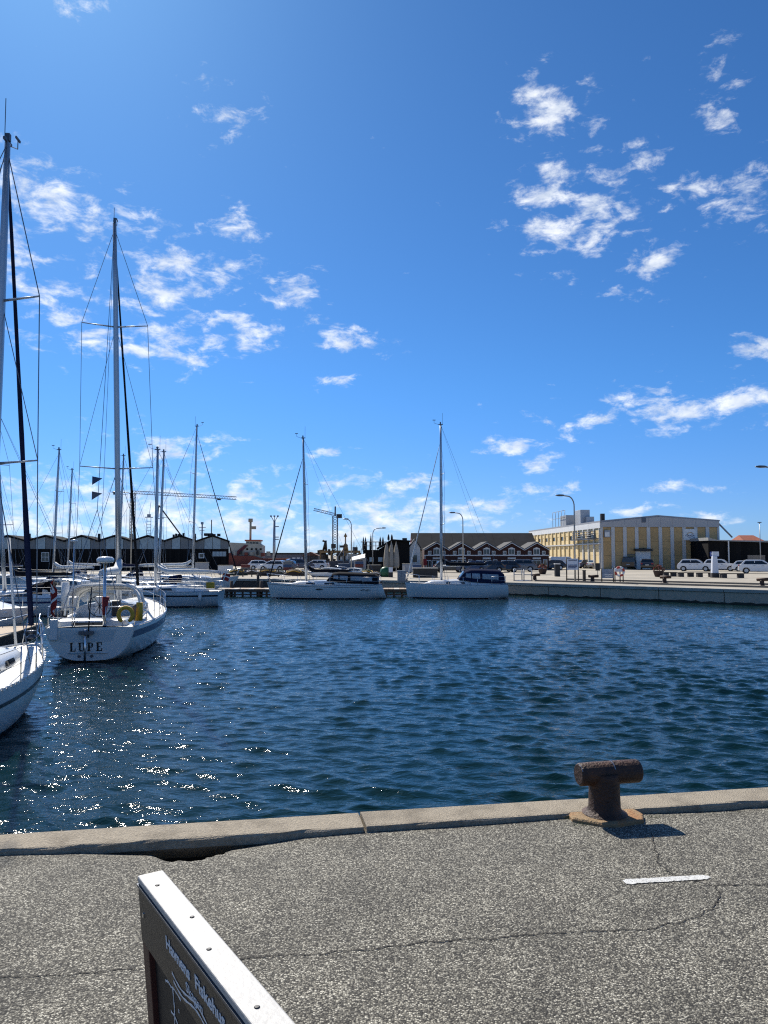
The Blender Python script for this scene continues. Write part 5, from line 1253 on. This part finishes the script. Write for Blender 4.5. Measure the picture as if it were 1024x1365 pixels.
def car(label, px, ybase, heading, kind, paint_, pname, z=0., Y=None, group='cars parked on the quay'):
    g = G(px, ybase, z) if Y is None else Vector((PX(px, Y), Y, z))
    c = thing('parked_car', label, 'car', (g.x, g.y, z), R(heading), group); K = PROF[kind]; hwid = K['W']/2; pm = car_mats(paint_, pname)
    def hw(z_): return hwid*(1-.03*max(0, .5-z_)*2) if z_ < K['belt'] else hwid*(1-.22*(z_-K['belt'])/(K['roof']-K['belt']))
    xf_, xr = K['L']/2-.88, -K['L']/2+.82; wr = .33 if kind != 'suv' else .36
    bot = []
    for xc in (xf_, xr):
        bot += [(xc+(wr+.05)*math.cos(a), max(.26, .33+(wr+.05)*math.sin(a))) for a in np.linspace(-.15, PI+.15, 9)]
    prof = K['p']+[(x, z_) for x, z_ in bot]
    l = [(x, hw(z_), z_) for x, z_ in prof]; r_ = [(x, -y, z_) for x, y, z_ in l]; k = len(prof)
    m = MB().add(l+r_, [tuple(range(k)), tuple(range(2*k-1, k-1, -1))]+[(i, (i+1) % k, k+(i+1) % k, k+i) for i in range(k)])
    m.build('body', pm, c, bevel=.025)
    for sd in (1, -1):
        gl = K['gl']; n_ = len(gl)
        MB().add([(x, sd*(hw(z_)+.012), z_) for x, z_ in gl], [tuple(range(n_))]).build('side_window', glassd, c)
        mid = (gl[0][0]+gl[-1][0])/2-.1
        MB().box(mid, sd*(hw(gl[0][1]+.2)+.008), gl[0][1]+.19, .07, .02, .42).build('door_pillar', pm, c)
        MB().box(gl[-1][0]-.08, sd*(hwid+.09), gl[-1][1]+.05, .12, .2, .13).build('wing_mirror', pm, c)
        for hx in (.35, -.55): MB().box(hx, sd*(hwid+.012), K['belt']-.12, .2, .02, .035).build('door_handle', alud, c)
        for xc in (xf_, xr):
            y = sd*(hwid-.1); w_ = MB(); w_.tube([(xc, y-.1, wr), (xc, y+.1, wr)], wr, 16)
            t_ = w_.build('wheel', tyre, c); rm = MB().tube([(xc, y+sd*.101, wr), (xc, y+sd*.108, wr)], wr*.62, 12); rm.build('rim', rimm, t_)
        MB().box(K['L']/2-.16, sd*(hwid-.26), K['belt']-.3, .2, .42, .16).build('headlamp', headl, c, bevel=.03)
        MB().box(-K['L']/2+.09, sd*(hwid-.16), K['belt']-.12, .14, .28, .2).build('tail_lamp', tail, c)
    for (xa_, za_, xb2, zb_), nme in ((K['A'], 'windscreen'), (K['Bk'], 'rear_window')):
        o_ = .015*(1 if nme == 'windscreen' else -1)
        MB().add([(xa_+o_, -hw(za_)+.08, za_+.012), (xa_+o_, hw(za_)-.08, za_+.012), (xb2+o_, hw(zb_)-.06, zb_+.012), (xb2+o_, -hw(zb_)+.06, zb_+.012)], [(0, 1, 2, 3)]).build(nme, glassd, c)
    MB().box(K['L']/2-.03, 0, .5, .03, .9, .2).build('grille', blackp, c); MB().box(K['L']/2-.005, 0, .4, .02, .5, .11).build('number_plate', plate, c)
    MB().box(-K['L']/2-.01, 0, .75, .02, .5, .11).build('number_plate', plate, c)
    return c
white = (.78, .78, .77); dk = (.015, .016, .02); gr = (.16, .165, .175); bl_ = (.02, .035, .09)
car('white sport utility car, nearest of the pair in front of the yellow warehouse', 927, 761.5, -28, 'suv', white, 'white')
car('white car parked behind the pale pay pillar', 960, 761.3, -30, 'suv', white, 'white')
car('white car at the right picture edge with its front to the right', 1012, 764.5, -22, 'suv', white, 'white')
car('white hatchback tucked behind the car at the right edge', 998, 761.8, -26, 'hatch', white, 'white')
car('dark car behind the pair of white cars', 945, 757, -35, 'hatch', dk, 'black')
car('black van by the yellow warehouse entrance', 842, 758.5, 60, 'van', dk, 'black')
car('black car right of the warehouse entrance', 863, 759.5, 70, 'suv', dk, 'black')
car('grey car behind the lifebuoy post', 800, 758, 20, 'hatch', gr, 'grey')
car('dark blue car left of the grey car by the warehouse corner', 786, 757.6, 10, 'hatch', bl_, 'blue')
car('white van behind the quay notice board', 750, 758.8, 15, 'van', white, 'white')
car('dark car between the notice board and the planter', 735, 759.5, 178, 'hatch', dk, 'black')
car('grey sport utility car in front of the last brick house', 692, 762, 172, 'suv', gr, 'grey')
car('black car in front of the middle brick house', 652, 763, 176, 'hatch', dk, 'black')
car('black car behind the mast of the boat with the navy tent', 600, 763, 4, 'hatch', dk, 'black')
car('dark blue car in front of the second brick house', 628, 763, 182, 'hatch', bl_, 'blue')
car('black car hidden between the brick houses and the grey car', 672, 762.5, 178, 'hatch', dk, 'black')
car('white car on the far quay in front of the red ship', 349, 760, 8, 'hatch', white, 'white')
car('second white car on the far quay right of the red ship\'s bow', 364, 761, 172, 'hatch', white, 'white')
car('dark blue car on the far quay beside the long sailboat\'s mast', 398, 760, 20, 'suv', bl_, 'blue')
car('grey car on the far quay left of the dark blue one', 378, 760.5, 172, 'hatch', gr, 'grey')
car('white van on the far quay near the trawler', 421, 759, 170, 'hatch', white, 'white')

# ================================================================== QUAY FURNITURE
def qbollard(label, px, y):
    g = G(px, y); s = thing('mooring_bollard', label, 'bollard', (g.x, g.y, 0), R(-44), 'iron bollards on the far quay')
    MB().lathe([(.3, 0), (.3, .04), (.17, .06), (.15, .3), (.15, .44)], n=12).build('column', rust, s)
    MB().tube([(-.35, 0, .47), (-.33, 0, .47), (.5, 0, .5), (.52, 0, .5)], [.08, .12, .12, .08], 10).build('crossbar', rust, s)
qbollard('iron bollard on the far quay, left of the white notice board', 713, 773.5); qbollard('iron bollard between the notice board and the map board', 790, 776)
qbollard('iron bollard on the far quay right of the lifebuoy post', 886, 777.5); qbollard('iron bollard at the right end of the far quay', 1016, 781.5)
def bench(label, pxa, pxb, y):
    a, b = G(pxa, y), G(pxb, y); d = b-a; L = d.length
    s = thing('plank_bench', label, 'bench', (a.x, a.y, 0), math.atan2(d.y, d.x), 'low plank benches on the far quay')
    for q in range(3): MB().bb(0, q*.17, .38, L, q*.17+.15, .46).build('plank', wooddark, s)
    for x in (.05, L-.55): MB().bb(x, .02, 0, x+.5, .48, .375).build('support_block', M('dark_block', (.05, .045, .045), .8), s)
bench('dark plank bench right of the flower planter', 885, 903, 768.5); bench('dark plank bench in front of the white car', 905, 926, 769)
bench('dark plank bench left of the pale pay pillar', 930, 954, 769.3); bench('longest dark plank bench, right of the pay pillar', 962, 993, 770.5)
leafm = [M('flower_red', (.25, .05, .03), .8, var=.3), M('leaf_green', (.06, .11, .03), .8, var=.3), M('flower_pink', (.4, .14, .12), .8)]
def planter(label, px, y):
    g = G(px, y); s = thing('flower_planter', label, 'planter', (g.x, g.y, 0), 0, 'round planters on the far quay')
    MB().lathe([(.3, 0), (.36, .05), (.52, .55), (.55, .62), (.48, .62), (.46, .5)], n=14).build('pot', M('planter_dark', (.05, .03, .025), .8), s)
    for k in range(3):
        m = MB()
        for q in range(90):
            a_ = random.uniform(0, 2*PI); e_ = random.random()**.5; rr = .55*math.sqrt(1-e_*e_)*random.uniform(.7, 1.1); c = Vector((rr*math.cos(a_), rr*math.sin(a_), .62+.6*e_*random.uniform(.5, 1.1)))
            u = Vector((random.uniform(-1, 1), random.uniform(-1, 1), random.uniform(-1, 1)))*.08; v = Vector((random.uniform(-1, 1), random.uniform(-1, 1), random.uniform(-1, 1)))*.08
            m.add([c-u, c+v, c+u, c-v], [(0, 1, 2, 3)])
        m.build('foliage', leafm[k], s, kind='stuff', fix=False)
planter('round planter of reddish plants in front of the last brick house', 723.5, 765.5); planter('round flower planter left of the plank benches', 878, 769)
# notice boards
def board(label, pxa, pxb, yt, yb_, ybase, mat, lines, name='notice_board'):
    g0, g1 = G(pxa, ybase), G(pxb, ybase); Y = (g0.y+g1.y)/2; xa = PX(pxa, Y); W_ = PX(pxb, Y)-xa; z1, z0 = zat(yt, Y), zat(yb_, Y)
    s = thing(name, label, 'sign', (xa, Y, 0), 0)
    bd = MB().bb(.02, -.03, z0, W_-.02, .03, z1).build('board', mat, s)
    for x in (0, W_): MB().tube([(x, .06, 0), (x, .06, z1+.1)], .05, 7).build('post', blackp, s)
    for f0, f1, h_, mt in lines:
        MB().bb(.02+(W_-.04)*f0, -.042, z0+(z1-z0)*h_-.035, .02+(W_-.04)*f1, -.034, z0+(z1-z0)*h_+.035).build('text_line', mt, bd)
inkm = M('sign_ink', (.06, .08, .16), .6); signw = M('sign_white', (.68, .71, .76), .5, var=.05)
board('white notice board with dark lines of text on the far quay under the street lamp', 754.5, 770, 744.5, 759.5, 775.5, signw, [(.12, .88, .85, inkm), (.1, .9, .42, inkm), (.1, .9, .3, inkm), (.1, .8, .18, inkm)])
board('small map board with a grey blue sheet beside the lifebuoy post', 801, 816.5, 758.5, 770.5, 777, M('map_sheet', (.22, .28, .36), .5, var=.4, scale=9), [(.25, .9, .2, whitepaint), (.2, .9, .38, whitepaint)], 'map_board')
g = G(779, 776.5); s = thing('quay_post', 'dark wooden post between the notice board and the map board', 'post', (g.x, g.y, 0)); MB().bb(-.11, -.11, 0, .11, .11, .95).build('post', wooddark, s, bevel=.02); MB().bb(-.13, -.13, .952, .13, .13, 1.0).build('cap', blackp, s)
g = G(743, 768.5); s = thing('litter_bin', 'tall dark litter bin left of the white notice board', 'bin', (g.x, g.y, 0)); MB().bb(-.25, -.25, 0, .25, .25, 1.2).build('body', blackp, s, bevel=.04); MB().bb(-.29, -.29, 1.26, .29, .29, 1.34).build('lid', whitepaint, s); MB().bb(-.2, -.2, 1.2, .2, .2, 1.26).build('neck', blackp, s)
g = G(797, 766); s = thing('parking_sign', 'small dark sign on a post left of the map board', 'sign', (g.x, g.y, 0)); MB().bb(-.25, -.02, .45, .25, .02, 1.3).build('panel', blackp, s); MB().tube([(0, .05, 0), (0, .05, 1.3)], .04, 6).build('post', galv, s)
# lifebuoy stand
g = G(826, 777.5); s = thing('lifebuoy_stand', 'red and white lifebuoy hanging on a dark stand on the far quay', 'lifebuoy', (g.x, g.y, 0))
for x in (-.32, .08, .32): MB().tube([(x, .1, 0), (x, .1, 1.25 if x > -.3 else 1.3)], .045, 6).build('post', blackp, s)
MB().bb(-.36, .03, .9, .36, .09, 1.2).build('back_panel', signw, s)
for k in range(8):
    a_ = np.linspace(2*PI*k/8, 2*PI*(k+1)/8, 6); MB().tube([(.02+.33*math.cos(a), -.02, .92+.33*math.sin(a)) for a in a_], .085, 8).build('ring_segment', whitem if k % 2 else M('buoy_red', (.5, .05, .03), .5), s)
# pay pillar
g = G(953, 770); s = thing('pay_pillar', 'tall pale tapered pay pillar between the plank benches', 'pillar', (g.x, g.y, 0))
m = MB(); m.loft([[(x*f, y*f, z) for x, y in ((-.3, -.2), (.3, -.2), (.3, .2), (-.3, .2))] for f, z in ((1.05, .45), (.85, 1.6), (.72, 2.1))], True, True, False); m.build('pillar', signw, s, bevel=.02)
MB().bb(-.36, -.26, 0, .36, .26, .448).build('plinth', M('dark_block', (.05, .045, .045), .8), s, bevel=.02); MB().bb(-.2, -.03, 2.12, .45, .03, 2.55).build('sign_plate', signw, s)
# gangway gate, hut, tank, boxes on the quay
g = G(692, 774.5); s = thing('gangway_frame', 'dark gangway hand rails at the quay edge in front of the grey car', 'railing', (g.x, g.y, 0), R(-44))
for x in (-.5, .5):
    m = MB(); 
    for y in (0, 1.2): m.tube([(x, y, 0), (x, y, 1.0)], .05, 6)
    m.tube([(x, 0, 1.0), (x, 1.2, 1.0)], .045, 6); m.tube([(x, 0, .55), (x, 1.2, .55)], .035, 6); m.build('hand_rail', galv, s)
MB().bb(-.5, -.1, .01, .5, 1.3, .06).build('ramp', greymetal, s)
g = G(567, 770); s = thing('equipment_hut', 'low black equipment hut with a pale flat lid behind the furled white headsail', 'hut', (g.x, g.y, 0)); w_ = 2.35
MB().bb(-w_/2, 0, 0, w_/2, 1.2, .86).build('wall', blackp, s)
for q in range(5): MB().bb(-w_/2+q*.585, -.03, .02, -w_/2+q*.585+.05, -.002, .84).build('batten', wooddark, s)
MB().bb(-w_/2-.08, -.08, .87, w_/2+.08, 1.28, .95).build('lid', concrete, s)
g = G(513.5, 769); s = thing('covered_tank', 'rounded tank under a green and dark cover right of the long sailboat', 'tank', (g.x, g.y, 0))
MB().lathe([(.45, 0), (.52, .2), (.53, .5), (.45, .8), (.28, .98), (.05, 1.03)], n=18).build('cover', M('green_cover', (.02, .12, .05), .5, var=.3), s)
m = MB(); m.loft([[((.545*math.sin(z_))*math.cos(a), (.545*math.sin(z_))*math.sin(a), .5+.55*math.cos(z_)) for z_ in np.linspace(.35, 1.5, 7)] for a in np.linspace(R(-40), R(20), 7)], False, False, True); m.build('dark_panel', blackp, s)
g = G(535.5, 776); s = thing('service_box', 'grey blue service cabinet at the quay edge left of the white headsail', 'cabinet', (g.x, g.y, 0)); MB().bb(-.34, 0, 0, .34, .5, .95).build('cabinet', M('cabinet_blue', (.1, .15, .2), .5), s, bevel=.03); MB().bb(-.3, -.012, .06, -.01, -.003, .88).build('door', M('cabinet_door', (.12, .17, .22), .5), s); MB().bb(.01, -.012, .06, .3, -.003, .88).build('door', M('cabinet_door', (.12, .17, .22), .5), s)
g = G(521, 769.5); s = thing('warning_sign', 'small white sign on a dark stand beside the green covered tank', 'sign', (g.x, g.y, 0)); MB().bb(-.2, -.02, .5, .2, .02, 1.0).build('panel', signw, s); MB().bb(-.22, .025, 0, .22, .08, 1.05).build('stand', blackp, s)
# far quay railing and clutter behind the jetty
a, b = G(312, 769), G(352, 769); s = thing('quay_railing', 'dark low railing along the far quay in front of the red ship', 'railing', (a.x, a.y, 0), math.atan2(b.y-a.y, b.x-a.x)); L = (b-a).length+2
for q in range(int(L/.9)+1): MB().bb(q*.9-.05, -.05, 0, q*.9+.05, .05, .8).build('post', wooddark, s)
for z_ in (.35, .72): MB().bb(-.1, -.03, z_, L, .03, z_+.1).build('rail', wooddark, s)
for k, (px, y, w_, hh, mt, lab, nme, cat) in enumerate(((268, 765, 1.4, 1.3, greymetal, 'grey storage container at the foot of the end shed', 'storage_container', 'container'), (300, 766, 1.6, 1.0, whitepaint, 'low white storage chest right of the end shed\'s corner', 'storage_chest', 'chest'),
        (500, 763, 1.6, .9, wooddark, 'dark stacked crate in front of the black restaurant', 'fish_crate', 'crate'), (545, 764, 1.0, 1.1, greymetal, 'grey steel crate left of the brick houses', 'steel_crate', 'crate'))):
    g = G(px, y); s = thing(nme, lab, cat, (g.x, g.y, 0), .1*k)
    MB().bb(-w_/2, 0, .08, w_/2, 1, hh).build('body', mt, s, bevel=.03); MB().bb(-w_/2-.03, -.03, hh+.002, w_/2+.03, 1.03, hh+.06).build('lid', concrete, s)
    for x in (-w_/2+.1, w_/2-.25): MB().bb(x, .1, 0, x+.15, .9, .079).build('skid', wooddark, s)
# more of the working harbour between the red ship and the black restaurant
s = thing('net_store', 'low dark net store with a rusty roof between the trawler and the grey shed', 'shed', (PX(404, 128), 128, 0))
MB().bb(0, 0, 0, 2.6, 3, 2.1).build('wall', M('dark_grey_board', (.05, .05, .055), .8, var=.3), s); MB().prism([(-.15, 2.1), (2.75, 2.1), (1.3, 2.75)], -.2, 3.2).build('roof', M('rust_roof', (.12, .05, .03), .8, var=.4), s)
MB().bb(.5, -.03, .1, 1.3, -.003, 1.8).build('door', wooddark, s)
s = thing('work_boat', 'blue and white work boat with a tall wheelhouse right of the trawler', 'fishing boat', (PX(452, 112), 112, 0))
MB().prism([(0, -1), (3.6, -1), (4.0, 1.0), (-.2, .9)], 0, 2.2).build('hull', M('work_hull', (.05, .09, .16), .6, var=.2), s)
MB().bb(1.5, .4, .95, 3.0, 1.8, 2.2).build('wheelhouse', M('wheelhouse_grey', (.35, .38, .4), .6, var=.1), s)
for q in range(3): MB().bb(1.6+q*.46, .37, 1.55, 1.6+q*.46+.36, .396, 1.98).build('window', glassd, s)
for x, zt_ in ((.6, 3.4), (2.2, 4.3), (3.3, 3.2)): MB().tube([(x, 1, .9), (x, 1, zt_)], .045, 5).build('mast', galv, s)
MB().tube([(.6, 1, 3.2), (-.4, .6, 1.6)], .04, 5).build('boom', galv, s)

# nets and crates along the far quay edge
netm = [M('net_%s' % n, c, .9, var=.5, scale=5, bump=.6, bscale=14) for n, c in (('green', (.02, .04, .03)), ('brown', (.05, .035, .025)), ('black', (.015, .015, .018)))]
where = ['at the left end of the far quay railing', 'in front of the white cars by the red ship', 'left of the long sailboat\'s forestay', 'below the signal pole', 'beside the long sailboat\'s mast', 'left of the small white motor cruiser', 'behind the dark sprayhood', 'left of the green covered tank']
for i, (px, y, r) in enumerate(((316, 767, 1.1), (337, 766, .9), (357, 767.5, 1.2), (373, 766, .8), (392, 768, 1.1), (404, 766, .9), (488, 767.5, 1.0), (501, 769, .8))):
    g = G(px, y); s = thing('net_pile', 'heaped dark fishing net '+where[i], 'net', (g.x, g.y, 0), 0, 'fishing nets heaped on the far quay')
    m = MB(); n_ = 14; rings = []
    for f, hh in ((1.0, -.02), (.95, .22), (.75, .5), (.45, .72), (.1, .82)):
        rings.append([(r*f*random.uniform(.85, 1.15)*math.cos(2*PI*j/n_), .7*r*f*random.uniform(.85, 1.15)*math.sin(2*PI*j/n_), max(-.02, hh*r*random.uniform(.8, 1.1)*.85)) for j in range(n_)])
    m.loft(rings, True, True, True); m.build('heap', netm[i % 3], s)
    MB().tube([(r*.7*math.cos(a), .5*r*math.sin(a)-.1, .45*r+.08*math.sin(3*a)) for a in np.linspace(0, 2*PI, 20)], .04, 5).build('float_line', whitem if i % 2 else yellowm, s)
cratem = [M('crate_%s' % n, c, .6, var=.2) for n, c in (('blue', (.03, .07, .16)), ('grey', (.16, .17, .18)), ('red', (.16, .03, .02)))]
for i, (px, y, nst, wh) in enumerate(((327, 765, 3, 'nearest the end shed'), (383, 764.5, 4, 'behind the long sailboat\'s bow rail'), (412, 764, 2, 'left of the net store'), (479, 764, 4, 'beside the awning shed'), (556, 765, 3, 'left of the black equipment hut'))):
    g = G(px, y)
    for k in range(nst):
        c = thing('fish_box', 'stacked plastic fish box %s, number %s up' % (wh, ('one', 'two', 'three', 'four')[k]), 'fish box', (g.x, g.y, .012+k*.36), random.uniform(-.1, .1), 'fish boxes stacked on the far quay')
        MB().bb(-.5, 0, 0, .5, .7, .3).build('body', cratem[(i+k) % 3], c, bevel=.03); MB().bb(-.53, -.03, .302, .53, .73, .345).build('rim', cratem[(i+k) % 3], c)
